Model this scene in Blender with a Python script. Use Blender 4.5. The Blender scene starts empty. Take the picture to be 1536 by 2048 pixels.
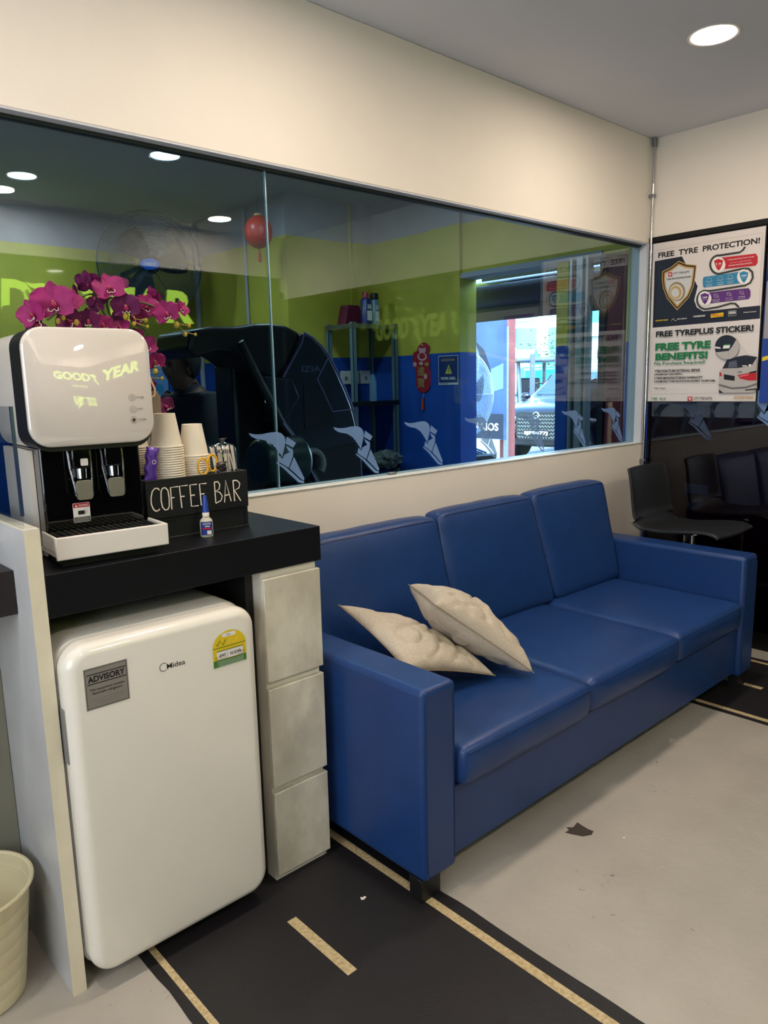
import bpy, bmesh, math, random
from mathutils import Vector, Matrix, noise
random.seed(7)
sc = bpy.context.scene
C = sc.collection
PI = math.pi
# ------------------------------------------------------------------ camera, world, light, exposure
CAM = Vector((0, -2.2632, 1.5)); YAW, PITCH, ROLL, FPX = .8329, -.171, -.0236, 1489.99
_F = Vector((math.cos(YAW)*math.cos(PITCH), math.sin(YAW)*math.cos(PITCH), math.sin(PITCH)))
_R = Vector((math.sin(YAW), -math.cos(YAW), 0)); _U = _R.cross(_F)
R2 = _R*math.cos(ROLL)+_U*math.sin(ROLL); U2 = -_R*math.sin(ROLL)+_U*math.cos(ROLL)
cd = bpy.data.cameras.new('camera'); cam = bpy.data.objects.new('camera', cd); C.objects.link(cam)
cd.sensor_fit = 'VERTICAL'; cd.sensor_height = 36; cd.lens = FPX/2048*36; cd.clip_start = .02; cd.clip_end = 300
cam.matrix_world = Matrix(((R2.x, U2.x, -_F.x, CAM.x), (R2.y, U2.y, -_F.y, CAM.y), (R2.z, U2.z, -_F.z, CAM.z), (0, 0, 0, 1)))
sc.camera = cam
vs = sc.view_settings
vs.view_transform = 'Standard'; vs.look = 'None'; vs.gamma = 1; vs.use_curve_mapping = False
vs.exposure = 0.14
w = bpy.data.worlds.new('world'); sc.world = w; w.use_nodes = True
nt = w.node_tree; bg = nt.nodes['Background']
sky = nt.nodes.new('ShaderNodeTexSky'); sky.sky_type = 'NISHITA'; sky.sun_disc = False
sky.sun_elevation = math.radians(48); sky.sun_rotation = math.radians(230); sky.air_density = 1.2; sky.dust_density = 2.0
nt.links.new(sky.outputs[0], bg.inputs[0]); bg.inputs[1].default_value = 2.8
sl = bpy.data.lights.new('sun', 'SUN'); sl.energy = 18.0; sl.angle = .02; sl.color = (1, .96, .9)
so = bpy.data.objects.new('sun', sl); C.objects.link(so)
so.rotation_euler = Vector((-.55, -.35, 1.0)).to_track_quat('Z', 'Y').to_euler()
LAMP_W = 13.0         # each downlight
SHOP_W = 11.0         # workshop downlights
DAY_FILL_W = 40.0          # cool daylight fill from an added, unseen side window

def ray(px, py): return _F+R2*((px-768)/FPX)-U2*((py-1024)/FPX)
def on(ax, val, px, py):
    d = ray(px, py); i = 'xyz'.index(ax); t = (val-CAM[i])/d[i]; return CAM+d*t

# ------------------------------------------------------------------ materials
MATS = {}
def lin(c):
    return tuple((x/12.92 if x <= .04045 else ((x+.055)/1.055)**2.4) for x in c)
def mat(name, col, rough=.5, metal=0, noise_amt=0, scale=8, bump=0, bscale=60, spec=.5, coat=0, emis=None, estr=0, srgb=True, col2=None, alpha=1, trans=0, stretch=None):
    if name in MATS: return MATS[name]
    m = bpy.data.materials.new(name); m.use_nodes = True; n = m.node_tree; b = n.nodes['Principled BSDF']
    c = lin([x/255 for x in col]) if srgb else col
    b.inputs['Base Color'].default_value = (*c, 1); b.inputs['Roughness'].default_value = rough; b.inputs['Metallic'].default_value = metal
    b.inputs['Specular IOR Level'].default_value = spec; b.inputs['Coat Weight'].default_value = coat; b.inputs['Coat Roughness'].default_value = .05
    b.inputs['Alpha'].default_value = alpha; b.inputs['Transmission Weight'].default_value = trans
    if emis: b.inputs['Emission Color'].default_value = (*emis, 1); b.inputs['Emission Strength'].default_value = estr
    tc = n.nodes.new('ShaderNodeTexCoord'); src = tc.outputs['Object']
    if stretch:
        mp = n.nodes.new('ShaderNodeMapping'); mp.inputs['Scale'].default_value = stretch; n.links.new(src, mp.inputs[0]); src = mp.outputs[0]
    if noise_amt or col2:
        t = n.nodes.new('ShaderNodeTexNoise'); t.inputs['Scale'].default_value = scale; t.inputs['Detail'].default_value = 6; t.inputs['Roughness'].default_value = .6
        n.links.new(src, t.inputs['Vector'])
        r = n.nodes.new('ShaderNodeValToRGB'); r.color_ramp.elements[0].position = .35; r.color_ramp.elements[1].position = .65
        c2 = lin([x/255 for x in col2]) if col2 else tuple(x*(1-noise_amt) for x in c)
        r.color_ramp.elements[0].color = (*c2, 1); r.color_ramp.elements[1].color = (*c, 1)
        n.links.new(t.outputs['Fac'], r.inputs[0]); n.links.new(r.outputs[0], b.inputs['Base Color'])
    if bump:
        t2 = n.nodes.new('ShaderNodeTexNoise'); t2.inputs['Scale'].default_value = bscale; t2.inputs['Detail'].default_value = 5
        n.links.new(src, t2.inputs['Vector'])
        bp = n.nodes.new('ShaderNodeBump'); bp.inputs['Strength'].default_value = bump; bp.inputs['Distance'].default_value = .01
        n.links.new(t2.outputs['Fac'], bp.inputs['Height']); n.links.new(bp.outputs[0], b.inputs['Normal'])
    MATS[name] = m; return m
def glass(name, tint, refl=.1, fres=1.5, rough=0.0):
    m = bpy.data.materials.new(name); m.use_nodes = True; n = m.node_tree; n.nodes.clear()
    o = n.nodes.new('ShaderNodeOutputMaterial'); mx = n.nodes.new('ShaderNodeMixShader')
    t = n.nodes.new('ShaderNodeBsdfTransparent'); t.inputs[0].default_value = (*tint, 1)
    g = n.nodes.new('ShaderNodeBsdfGlossy'); g.inputs['Roughness'].default_value = rough
    lw = n.nodes.new('ShaderNodeLayerWeight'); lw.inputs[0].default_value = .5
    f = n.nodes.new('ShaderNodeMath'); f.operation = 'POWER'; f.inputs[1].default_value = 5; n.links.new(lw.outputs['Facing'], f.inputs[0])
    a = n.nodes.new('ShaderNodeMath'); a.operation = 'ADD'; a.inputs[1].default_value = refl+((fres-1)/(fres+1))**2; a.use_clamp = True
    n.links.new(f.outputs[0], a.inputs[0]); n.links.new(a.outputs[0], mx.inputs[0]); n.links.new(t.outputs[0], mx.inputs[1]); n.links.new(g.outputs[0], mx.inputs[2])
    n.links.new(mx.outputs[0], o.inputs[0]); MATS[name] = m; return m
def emit(name, col, s):
    m = bpy.data.materials.new(name); m.use_nodes = True; n = m.node_tree; n.nodes.clear()
    o = n.nodes.new('ShaderNodeOutputMaterial'); e = n.nodes.new('ShaderNodeEmission'); e.inputs[0].default_value = (*col, 1); e.inputs[1].default_value = s
    n.links.new(e.outputs[0], o.inputs[0]); MATS[name] = m; return m

M_wall = mat('wall_paint', (236, 228, 218), .75, noise_amt=.04, scale=1.5, bump=.04, bscale=120)
M_ceil = mat('ceiling_paint', (212, 214, 222), .85, noise_amt=.03, scale=1.2)
M_white = mat('white_laminate', (226, 221, 206), .38, noise_amt=.10, scale=5)
M_white_dirty = mat('scuffed_white_laminate', (224, 219, 202), .42, col2=(192, 186, 168), scale=9, stretch=(1, 1, .6))
M_edge = mat('white_edge_band', (228, 220, 196), .4, noise_amt=.08, scale=12)
M_grey_side = mat('grey_laminate', (200, 202, 205), .3, noise_amt=.15, scale=4)
M_black = mat('black_laminate', (9, 11, 18), .42, spec=.3, bump=.02, bscale=200)
M_blackgloss = mat('black_gloss_plastic', (8, 8, 11), .06, coat=.6)
M_blackmat = mat('black_plastic', (18, 18, 20), .45)
M_blackwood = mat('black_painted_wood', (20, 22, 28), .4, noise_amt=.3, scale=20, stretch=(1, 8, 8), bump=.12, bscale=40)
M_fridge = mat('fridge_enamel', (236, 232, 222), .16, coat=.5, noise_amt=.02, scale=3)
M_gloss_white = mat('white_gloss_plastic', (222, 214, 206), .03, coat=1.0)
M_gloss_white.node_tree.nodes['Principled BSDF'].inputs['Coat IOR'].default_value = 1.9; M_gloss_white.node_tree.nodes['Principled BSDF'].inputs['Coat Roughness'].default_value = 0.0
M_plastic_white = mat('white_plastic', (224, 218, 210), .25)
M_grey = mat('grey_plastic', (120, 120, 118), .4)
M_greylever = mat('olive_grey_lever', (112, 110, 96), .45)
M_chrome = mat('chrome', (210, 212, 215), .12, metal=1)
M_steel = mat('galvanised_steel', (150, 155, 160), .35, metal=.9, noise_amt=.2, scale=15)
M_sofa = mat('blue_leather', (27, 61, 118), .36, noise_amt=.12, scale=9, bump=.10, bscale=260, spec=.45)
M_seam = mat('blue_stitching', (18, 40, 88), .55)
M_pillow = mat('beige_linen', (214, 203, 188), .95, col2=(190, 176, 156), scale=260, bump=.5, bscale=420)
M_pipe = mat('beige_piping', (150, 130, 104), .95)
M_paper = mat('white_card', (240, 234, 222), .6)
M_cup = mat('paper_cup_white', (240, 230, 212), .55)
M_leather = mat('black_leather', (30, 32, 36), .42, bump=.06, bscale=300)
M_lime = mat('lime_paint', (196, 196, 44), .7, noise_amt=.08, scale=2)
M_bluep = mat('blue_paint', (22, 78, 190), .6, noise_amt=.12, scale=2)
M_greyp = mat('grey_lavender_paint', (178, 178, 186), .8, noise_amt=.05, scale=2)
M_shopceil = mat('workshop_ceiling_paint', (160, 172, 180), .8, noise_amt=.1, scale=1)
M_shopfloor = mat('workshop_concrete', (90, 92, 94), .6, noise_amt=.2, scale=3)
M_petal = mat('orchid_petal', (150, 34, 104), .6, col2=(124, 22, 84), scale=30, spec=.3)
M_petal_d = mat('orchid_petal_dark', (98, 14, 76), .6, col2=(80, 10, 64), scale=30, spec=.3)
M_lip = mat('orchid_lip', (130, 10, 66), .5)
M_bud = mat('orchid_bud', (176, 160, 40), .55, col2=(140, 120, 30), scale=60)
M_stem = mat('orchid_stem', (70, 84, 36), .6)
M_ink = mat('black_ink', (14, 14, 18), .55)
M_navy = mat('navy_print', (14, 22, 42), .5)
M_red = mat('red_print', (190, 24, 44), .5)
M_green = mat('green_print', (18, 118, 66), .5)
M_cyan = mat('sky_blue_print', (44, 130, 172), .5)
M_purple = mat('purple_print', (92, 40, 120), .5)
M_yellow = mat('yellow_print', (228, 196, 28), .5)
M_gold = mat('gold_print', (188, 150, 84), .4)
M_pgrey = mat('grey_print', (150, 148, 150), .5)
M_poster = mat('poster_paper', (222, 214, 212), .35)
M_blueink = mat('blue_print', (24, 60, 150), .5)
M_pwhite = mat('white_print', (236, 232, 228), .5)
M_silver = mat('brushed_silver_sticker', (150, 146, 140), .35, metal=.3)
M_maroon = mat('maroon_panel', (104, 20, 42), .5)
M_rubber = mat('black_rubber', (12, 12, 13), .6)
G_win = glass('window_glass', (.68, .82, .87), .075, 1.5)
G_dark = glass('dark_tinted_glass', (.34, .38, .48), .02, 1.5)
G_clear = glass('clear_acrylic', (.93, .95, .96), .02, 1.3)
G_bag = glass('clear_film', (.92, .92, .92), .08, 1.4, .1)
E_lamp = emit('lamp_diffuser', (1.0, .86, .70), 26)
E_lamp2 = emit('cool_lamp_diffuser', (.75, .93, 1.0), 26)
E_lime = emit('glowing_lime_lettering', (.58, .85, .08), 3.2)  # self-glow put into the letters in place of light from behind

# ------------------------------------------------------------------ helpers
def tag(o, label=None, cat=None, group=None, kind=None):
    if label: o['label'] = label
    if cat: o['category'] = cat
    if group: o['group'] = group
    if kind: o['kind'] = kind
    return o
def thing(name, label, cat, loc=(0, 0, 0), rz=0, group=None):
    o = bpy.data.objects.new(name, None); C.objects.link(o); o.location = loc; o.rotation_euler = (0, 0, rz); o.empty_display_size = .05
    return tag(o, label, cat, group)
def local(root):          # world -> local of an unparented empty
    return (Matrix.Translation(root.location) @ root.rotation_euler.to_matrix().to_4x4()).inverted()
class MB:
    def __init__(s): s.b = bmesh.new(); s.mi = 0
    def _m(s, geom):
        for f in geom:
            f.material_index = s.mi
    def verts_faces(s, V, F):
        vv = [s.b.verts.new(v) for v in V]; fs = []
        for f in F:
            try: fs.append(s.b.faces.new([vv[i] for i in f]))
            except ValueError: pass
        s._m(fs); return s
    def box(s, x0, y0, z0, x1, y1, z1, M=None):
        V = [Vector(v) for v in ((x0, y0, z0), (x1, y0, z0), (x1, y1, z0), (x0, y1, z0), (x0, y0, z1), (x1, y0, z1), (x1, y1, z1), (x0, y1, z1))]
        if M: V = [M @ v for v in V]
        return s.verts_faces(V, [(3, 2, 1, 0), (4, 5, 6, 7), (0, 1, 5, 4), (1, 2, 6, 5), (2, 3, 7, 6), (3, 0, 4, 7)])
    def prism(s, pts, O, U, V, N, t):   # 2-D outline (u,v) on a plane O,U,V extruded by t along N
        O, U, V, N = map(Vector, (O, U, V, N)); n = len(pts)
        a = [O+U*p[0]+V*p[1] for p in pts]; b = [p+N*t for p in a]
        if t == 0: return s.verts_faces(a, [tuple(range(n))])
        return s.verts_faces(a+b, [tuple(range(n-1, -1, -1)), tuple(range(n, 2*n))]+[(i, (i+1) % n, n+(i+1) % n, n+i) for i in range(n)])
    def tube(s, path, r, seg=10, cap=True, closed=False):
        P = [Vector(p) for p in path]; n = len(P); rings = []; up = None
        for i, p in enumerate(P):
            if closed: t = P[(i+1) % n]-P[i-1]
            else: t = P[min(i+1, n-1)]-P[max(i-1, 0)]
            t.normalize()
            if up is None: up = t.orthogonal().normalized()
            up = (up-t*up.dot(t)); up = up.normalized() if up.length > 1e-6 else t.orthogonal().normalized()
            sd = t.cross(up); rr = r[i] if isinstance(r, (list, tuple)) else r
            rings.append([s.b.verts.new(p+up*math.cos(a)*rr+sd*math.sin(a)*rr) for a in (2*PI*k/seg for k in range(seg))])
        fs = []
        for i in range(n if closed else n-1):
            A, B = rings[i], rings[(i+1) % n]
            for k in range(seg): fs.append(s.b.faces.new((A[k], A[(k+1) % seg], B[(k+1) % seg], B[k])))
        if cap and not closed:
            fs.append(s.b.faces.new(rings[0][::-1])); fs.append(s.b.faces.new(rings[-1]))
        s._m(fs); return s
    def lathe(s, prof, O=(0, 0, 0), seg=32, sx=1, sy=1, M=None):
        rings = []; O = Vector(O)
        for r, z in prof:
            ring = []
            for k in range(seg):
                a = 2*PI*k/seg; v = Vector((r*math.cos(a)*sx, r*math.sin(a)*sy, z))
                ring.append(s.b.verts.new((M @ v if M else v)+O))
            rings.append(ring)
        fs = []
        for A, B in zip(rings, rings[1:]):
            for k in range(seg): fs.append(s.b.faces.new((A[k], A[(k+1) % seg], B[(k+1) % seg], B[k])))
        if prof[0][0] > 1e-5: fs.append(s.b.faces.new(rings[0][::-1]))
        if prof[-1][0] > 1e-5: fs.append(s.b.faces.new(rings[-1]))
        s._m(fs); return s
    def ball(s, c, r, seg=14, sc=(1, 1, 1), M=None):
        n = seg//2; return s.lathe([(max(1e-6, math.sin(PI*i/n)*r*1), -math.cos(PI*i/n)*r*sc[2]) for i in range(n+1)], c, seg, sc[0], sc[1], M)
    def torus(s, c, R, r, N=(0, 0, 1), seg=40, ms=8, a0=0, a1=2*PI):
        N = Vector(N).normalized(); X = N.orthogonal().normalized(); Y = N.cross(X); c = Vector(c); full = abs(a1-a0-2*PI) < 1e-6
        k = seg if full else seg+1
        return s.tube([c+(X*math.cos(a0+(a1-a0)*i/seg)+Y*math.sin(a0+(a1-a0)*i/seg))*R for i in range(k)], r, ms, closed=full)
    def text(s, txt, O, U, V, box, lift=0, bold=0, shear=0, font_scale=1):
        # lettering fitted into box (u0,v0,u1,v1) on plane O,U,V
        cu = bpy.data.curves.new('t', 'FONT'); cu.body = txt; cu.offset = bold; cu.shear = shear; cu.resolution_u = 3; cu.align_x = 'CENTER'
        ob = bpy.data.objects.new('t', cu); me = bpy.data.meshes.new_from_object(ob)
        O, U, V = Vector(O), Vector(U), Vector(V); N = U.cross(V).normalized()
        if len(me.vertices):
            xs = [v.co.x for v in me.vertices]; ys = [v.co.y for v in me.vertices]
            x0, x1, y0, y1 = min(xs), max(xs), min(ys), max(ys); u0, v0, u1, v1 = box
            vv = [s.b.verts.new(O+U*(u0+(v.co.x-x0)/(x1-x0+1e-9)*(u1-u0))+V*(v0+(v.co.y-y0)/(y1-y0+1e-9)*(v1-v0))+N*lift) for v in me.vertices]
            fs = []
            for p in me.polygons:
                try: fs.append(s.b.faces.new([vv[i] for i in p.vertices]))
                except ValueError: pass
            s._m(fs)
        bpy.data.objects.remove(ob); bpy.data.curves.remove(cu); bpy.data.meshes.remove(me); return s
    def build(s, name, mats, parent=None, smooth=False, bevel=0, bseg=2, sub=0, angle=40, recalc=True, solid=0, M=None):
        if recalc: bmesh.ops.recalc_face_normals(s.b, faces=s.b.faces)
        me = bpy.data.meshes.new(name)
        if M: s.b.transform(M)
        s.b.to_mesh(me); s.b.free()
        for m in (mats if isinstance(mats, (list, tuple)) else [mats]): me.materials.append(m)
        o = bpy.data.objects.new(name, me); C.objects.link(o)
        if parent: o.parent = parent
        if solid: md = o.modifiers.new('solid', 'SOLIDIFY'); md.thickness = solid; md.offset = 0
        if bevel: md = o.modifiers.new('bevel', 'BEVEL'); md.width = bevel; md.segments = bseg; md.limit_method = 'ANGLE'; md.angle_limit = math.radians(35)
        if sub: md = o.modifiers.new('sub', 'SUBSURF'); md.levels = sub; md.render_levels = sub
        if smooth or bevel or sub:
            for p in me.polygons: p.use_smooth = True
            if not sub: 
                try: me.set_sharp_from_angle(angle=math.radians(angle))
                except Exception: pass
        return o
def struct(name, mb, m, **k):
    o = mb.build(name, m, **k); o['kind'] = 'structure'; return o
def rrect(x0, y0, x1, y1, r, n=6):
    P = []
    for cx, cy, a in ((x1-r, y0+r, -PI/2), (x1-r, y1-r, 0), (x0+r, y1-r, PI/2), (x0+r, y0+r, PI)):
        P += [(cx+r*math.cos(a+PI/2*i/n), cy+r*math.sin(a+PI/2*i/n)) for i in range(n+1)]
    return P
class Print:
    """flat printed matter on a plane: origin O, axes U,V; several inks in one mesh"""
    def __init__(s, O, U, V): s.O, s.U, s.V = Vector(O), Vector(U), Vector(V); s.N = s.U.cross(s.V).normalized(); s.mb = MB(); s.mats = []; s.k = 0
    def ink(s, m):
        if m not in s.mats: s.mats.append(m)
        s.mb.mi = s.mats.index(m); s.k += 1
        return s.k*.00012+.0003
    def poly(s, pts, m): l = s.ink(m); s.mb.prism(pts, s.O+s.N*l, s.U, s.V, s.N, 0); return s
    def rect(s, u0, v0, u1, v1, m, r=0): return s.poly(rrect(u0, v0, u1, v1, r) if r else [(u0, v0), (u1, v0), (u1, v1), (u0, v1)], m)
    def disk(s, u, v, r, m, ry=None): return s.poly([(u+r*math.cos(2*PI*i/32), v+(ry or r)*math.sin(2*PI*i/32)) for i in range(32)], m)
    def text(s, t, u0, v0, u1, v1, m, bold=0, shear=0): l = s.ink(m); s.mb.text(t, s.O, s.U, s.V, (u0, v0, u1, v1), l, bold, shear); return s
    def line(s, pts, wd, m, closed=False):
        n = len(pts); l = s.ink(m); L = []; Rr = []
        for i, p in enumerate(pts):
            a = pts[i-1] if (i or closed) else p; b = pts[(i+1) % n] if (i < n-1 or closed) else p
            dx, dy = b[0]-a[0], b[1]-a[1]; d = math.hypot(dx, dy) or 1; nx, ny = -dy/d*wd/2, dx/d*wd/2
            L.append((p[0]+nx, p[1]+ny)); Rr.append((p[0]-nx, p[1]-ny))
        for i in range(n if closed else n-1):
            j = (i+1) % n; s.mb.prism([Rr[i], Rr[j], L[j], L[i]], s.O+s.N*l, s.U, s.V, s.N, 0)
        return s
    def build(s, name, parent): return s.mb.build(name, s.mats, parent, recalc=False)

# ------------------------------------------------------------------ the setting: lounge
H = 2.818; RX = 4.177; WT, WB, WX = 2.256, 1.110, 4.154; FY = -3.55; LX = -1.6; YB_ = 3.87
# floor with concrete wear
def floor_mat():
    m = mat('painted_concrete', (176, 170, 161), .5, col2=(160, 154, 145), scale=1.6, bump=.12, bscale=35)
    n = m.node_tree; b = n.nodes['Principled BSDF']; l = b.inputs['Base Color'].links[0].from_socket
    tc = n.nodes.new('ShaderNodeTexCoord')
    v = n.nodes.new('ShaderNodeTexNoise'); v.inputs['Scale'].default_value = 26; v.inputs['Detail'].default_value = 8; v.inputs['Distortion'].default_value = 1.5
    n.links.new(tc.outputs['Object'], v.inputs['Vector'])
    r = n.nodes.new('ShaderNodeValToRGB'); r.color_ramp.elements[0].position = .24; r.color_ramp.elements[0].color = (.35, .33, .3, 1); r.color_ramp.elements[1].position = .31; r.color_ramp.elements[1].color = (1, 1, 1, 1)
    n.links.new(v.outputs['Fac'], r.inputs[0])
    x = n.nodes.new('ShaderNodeMix'); x.data_type = 'RGBA'; x.blend_type = 'MULTIPLY'; x.inputs[0].default_value = .8
    n.links.new(l, x.inputs[6]); n.links.new(r.outputs[0], x.inputs[7]); n.links.new(x.outputs[2], b.inputs['Base Color'])
    rr = n.nodes.new('ShaderNodeMapRange'); rr.inputs[3].default_value = .38; rr.inputs[4].default_value = .62; n.links.new(v.outputs['Fac'], rr.inputs[0]); n.links.new(rr.outputs[0], b.inputs['Roughness'])
    return m
M_floor = floor_mat()
struct('floor', MB().box(LX, FY, -.05, RX, 0, 0), M_floor)
struct('ceiling', MB().box(LX, FY, H, RX, .1, H+.08), M_ceil)
wb = MB(); wb.box(LX, 0, 0, RX, .1, WB); wb.box(LX, 0, WT, RX, .1, H-.0005); wb.box(WX, 0, WB, RX, .1, WT)
struct('wall_back', wb, M_wall, bevel=.003)
wl = MB(); wl.box(LX-.1, FY, 0, LX, 0, .9); wl.box(LX-.1, FY, 2.4, LX, 0, H); wl.box(LX-.1, FY, .9, LX, -3.0, 2.4); wl.box(LX-.1, -.5, .9, LX, 0, 2.4)
struct('wall_left', wl, M_wall)
wf = MB(); wf.box(LX-.06, -3.0, .9, LX-.02, -2.95, 2.4); wf.box(LX-.06, -.55, .9, LX-.02, -.5, 2.4); wf.box(LX-.06, -3.0, .9, LX-.02, -.5, .95); wf.box(LX-.06, -3.0, 2.35, LX-.02, -.5, 2.4); wf.box(LX-.06, -1.78, .9, LX-.02, -1.72, 2.4)
struct('fill_window_frame', wf, M_white)  # window frame added out of view to carry the daylight fill
tag(MB().box(LX-.14, -3.05, .85, LX-.11, -.45, 2.45).build('sky_blocker_sheet', M_white), 'white sheet added behind the unseen side window to block the sky, outside the picture', 'light blocker')  # unseen sheet added so sky light stays out of the opening
struct('light_leak_slab', MB().box(LX-.15, FY-.15, 3.04, RX+.2, YB_+.14, 3.12), M_ceil)  # unseen slab added over the ceilings against sky light leaks
dl = bpy.data.lights.new('daylight_fill', 'AREA'); dl.shape = 'RECTANGLE'; dl.size = 2.4; dl.size_y = 1.4; dl.energy = DAY_FILL_W; dl.color = (.80, .90, 1.0)  # area lamp added as cool fill, its window is made up
do = bpy.data.objects.new('daylight_fill', dl); C.objects.link(do); do.location = (LX-.015, -1.75, 1.65); do.rotation_euler = (0, -PI/2, 0); do.rotation_euler = Vector((-1, 0, 0)).to_track_quat('Z', 'Y').to_euler()
fw = MB(); fw.box(LX, FY-.12, 2.48, RX, FY, H); fw.box(LX, FY-.12, 0, RX, FY, .12)
struct('wall_front', fw, M_wall)
struct('window_1', MB().box(LX, FY-.08, .12, RX, FY-.06, 2.48), mat('storefront_glass_dark', (9, 11, 15), .04, spec=.25))
struct('wall_right', MB().box(RX, FY-.14, 2.285, RX+.12, .1, 3.03), M_wall)
struct('wall_front_backing', MB().box(LX-.1, FY-.22, 0, RX+.14, FY-.16, 3.03), mat('dark_backing', (10, 11, 14), .8))  # dark backing added behind the front glass to stop a light leak
# window reveal trims
M_trim = mat('grey_window_trim', (196, 198, 206), .5)
struct('trim_1', MB().box(LX, .0, WT-.006, WX, .1, WT-.0005), M_trim)
struct('trim_2', MB().box(LX, -.004, WB, WX, .1, WB+.007), mat('white_sill_trim', (236, 236, 232), .4, noise_amt=.1, scale=30), bevel=.002)
struct('trim_3', MB().box(WX-.006, .0, WB+.008, WX, .1, WT-.007), M_trim)
# glazing: two panes with a silicone joint
p1 = struct('window_2', MB().box(LX, .046, WB+.007, 1.572, .056, WT-.006), G_win)
p2 = struct('window_3', MB().box(1.578, .046, WB+.007, WX-.006, .056, WT-.006), G_win)
struct('trim_4', MB().box(1.5725, .045, WB+.007, 1.5775, .057, WT-.006), mat('silicone_joint', (170, 205, 215), .15, spec=.8, alpha=.6), bevel=.002)
struct('trim_5', MB().box(LX, .036, WT-.016, WX, .066, WT-.006), mat('dark_glazing_strip', (26, 36, 32), .5))  # dark strip along the top edge of the glazing
tag(MB().box(2.125, .03, WB+.008, 2.165, .045, WB+.018).build('glass_clip', M_steel, bevel=.002), 'small metal clip holding the window pane on the white sill', 'clip')

# right glazed wall
g = struct('window_4', MB().box(RX+.006, FY, .09, RX+.014, -.012, 2.262), G_dark)
fr = MB(); fr.box(RX-.02, FY, 0, RX+.04, 0, .09); fr.box(RX-.012, FY, 2.258, RX+.03, 0, 2.286); fr.box(RX-.012, -1.5, .09, RX+.03, -1.45, 2.26); fr.box(RX-.006, -2.4, .09, RX+.03, -2.36, 2.26)
struct('trim_6', fr, mat('black_aluminium', (14, 15, 20), .35, metal=.4))
struct('trim_7', MB().box(RX-.004, -.022, .09, RX+.004, -.002, 2.258), mat('blue_edge_film', (18, 66, 160), .4))

# steel conduit in the corner
t = thing('conduit_pipe', 'thin steel conduit pipe running down the corner beside the window', 'pipe', (4.15, -.022, 0))
MB().tube([(0, 0, .0), (0, 0, H-.03)], .0075, 12).build('pipe', M_chrome, t, smooth=True)
for z in (2.5, 1.0): MB().box(-.014, -.012, z, .014, .018, z+.018).build('clamp', M_steel, t, bevel=.003)
MB().lathe([(.013, H-.05), (.013, H-.002)], seg=12).build('collar', M_steel, t, smooth=True)

# downlights
def downlight(x, y, z, cool, label, group, r=.083, power=None):
    t = thing('ceiling_downlight', label, 'ceiling light', (x, y, z), 0, group)
    MB().lathe([(r, -.001), (r+.012, -.004), (r+.014, -.001), (r+.014, 0)]).build('trim_ring', M_plastic_white if not cool else M_plastic_white, t, smooth=True)
    MB().lathe([(0.0001, -.003), (r, -.003)]).build('diffuser', E_lamp2 if cool else E_lamp, t)
    l = bpy.data.lights.new('lamp', 'AREA'); l.shape = 'DISK'; l.size = r*2; l.energy = power; l.color = (.85, .95, 1.0) if cool else (1.0, .84, .68)
    l.spread = math.radians(178)
    o = bpy.data.objects.new('lamp', l); C.objects.link(o); o.parent = t; o.location = (0, 0, -.008)
downlight(3.142, -.798, H, False, 'round ceiling downlight above the right end of the blue sofa', 'lounge ceiling downlights', power=LAMP_W)
for x, y, n in ((1.664, -3.137, 'round ceiling downlight seen mirrored at the far left of the window glass'),
             (3.262, -3.08, 'round ceiling downlight seen mirrored left of the pane joint in the glass')):
    downlight(x, y, H, False, n, 'lounge ceiling downlights', power=LAMP_W)
for x, y, n in ((1.5, -.85, 'round ceiling downlight above the left end of the blue sofa, just over the picture'), (0.0, -.85, 'round ceiling downlight above the waste bin, over the picture'), (0.1, -3.1, 'round ceiling downlight behind the camera near the front wall')):
    downlight(x, y, H, False, n, 'lounge ceiling downlights', power=LAMP_W)

# ------------------------------------------------------------------ road-pattern floor vinyl
M_road = mat('asphalt_vinyl', (27, 25, 28), .55, noise_amt=.25, scale=300, bump=.15, bscale=220)
M_line = mat('worn_cream_line', (205, 186, 146), .6, col2=(168, 146, 104), scale=90)
def wob(x, y0, y1, amp, seedv):
    return [(x+amp*noise.noise(Vector((seedv, y*7, 0)))+amp*.5*noise.noise(Vector((seedv, y*31, 3))), y) for y in [y0+(y1-y0)*i/60 for i in range(61)]]
def road(name, label, x0, x1, lines, dashes, y0, y1):
    t = thing(name, label, 'floor sticker', ((x0+x1)/2, y1, 0))
    L = wob(x0, y0, y1, .006, x0); Rr = wob(x1, y0, y1, .006, x1)[::-1]
    mb = MB(); mb.prism(L+Rr, (-(x0+x1)/2, -y1, 0), (1, 0, 0), (0, 1, 0), (0, 0, 1), .0012); mb.build('asphalt_film', M_road, t)
    for a, b in lines: MB().box(a-t.location.x, y0-y1, .0012, b-t.location.x, 0, .0020).build('edge_line', M_line, t)
    for a, b, c, d in dashes: MB().box(a-t.location.x, c-y1, .0012, b-t.location.x, d-y1, .0020).build('centre_dash', M_line, t)
road('road_floor_sticker', 'black road-pattern floor sticker with cream lines between fridge and blue sofa', .684, 1.455, [(.711, .729), (1.385, 1.413)],
     [(1.045, 1.075, -.935, -.665), (1.045, 1.075, -1.6, -1.33), (1.045, 1.075, -.27, -.06), (1.045, 1.075, -2.3, -2.0)], FY+.1, -.03)
road('road_floor_sticker', 'black road-pattern floor sticker with cream lines at the right end of the sofa', 3.24, 4.02, [(3.272, 3.300), (3.955, 3.98)],
     [(3.612, 3.642, -.965, -.7), (3.612, 3.642, -1.65, -1.38)], FY+.1, -.03)
ch = [(1130, 1665), (1138, 1661), (1133, 1655), (1146, 1655), (1155, 1645), (1162, 1650), (1175, 1658), (1187, 1663), (1183, 1670), (1165, 1673), (1150, 1670), (1140, 1668)]
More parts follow.
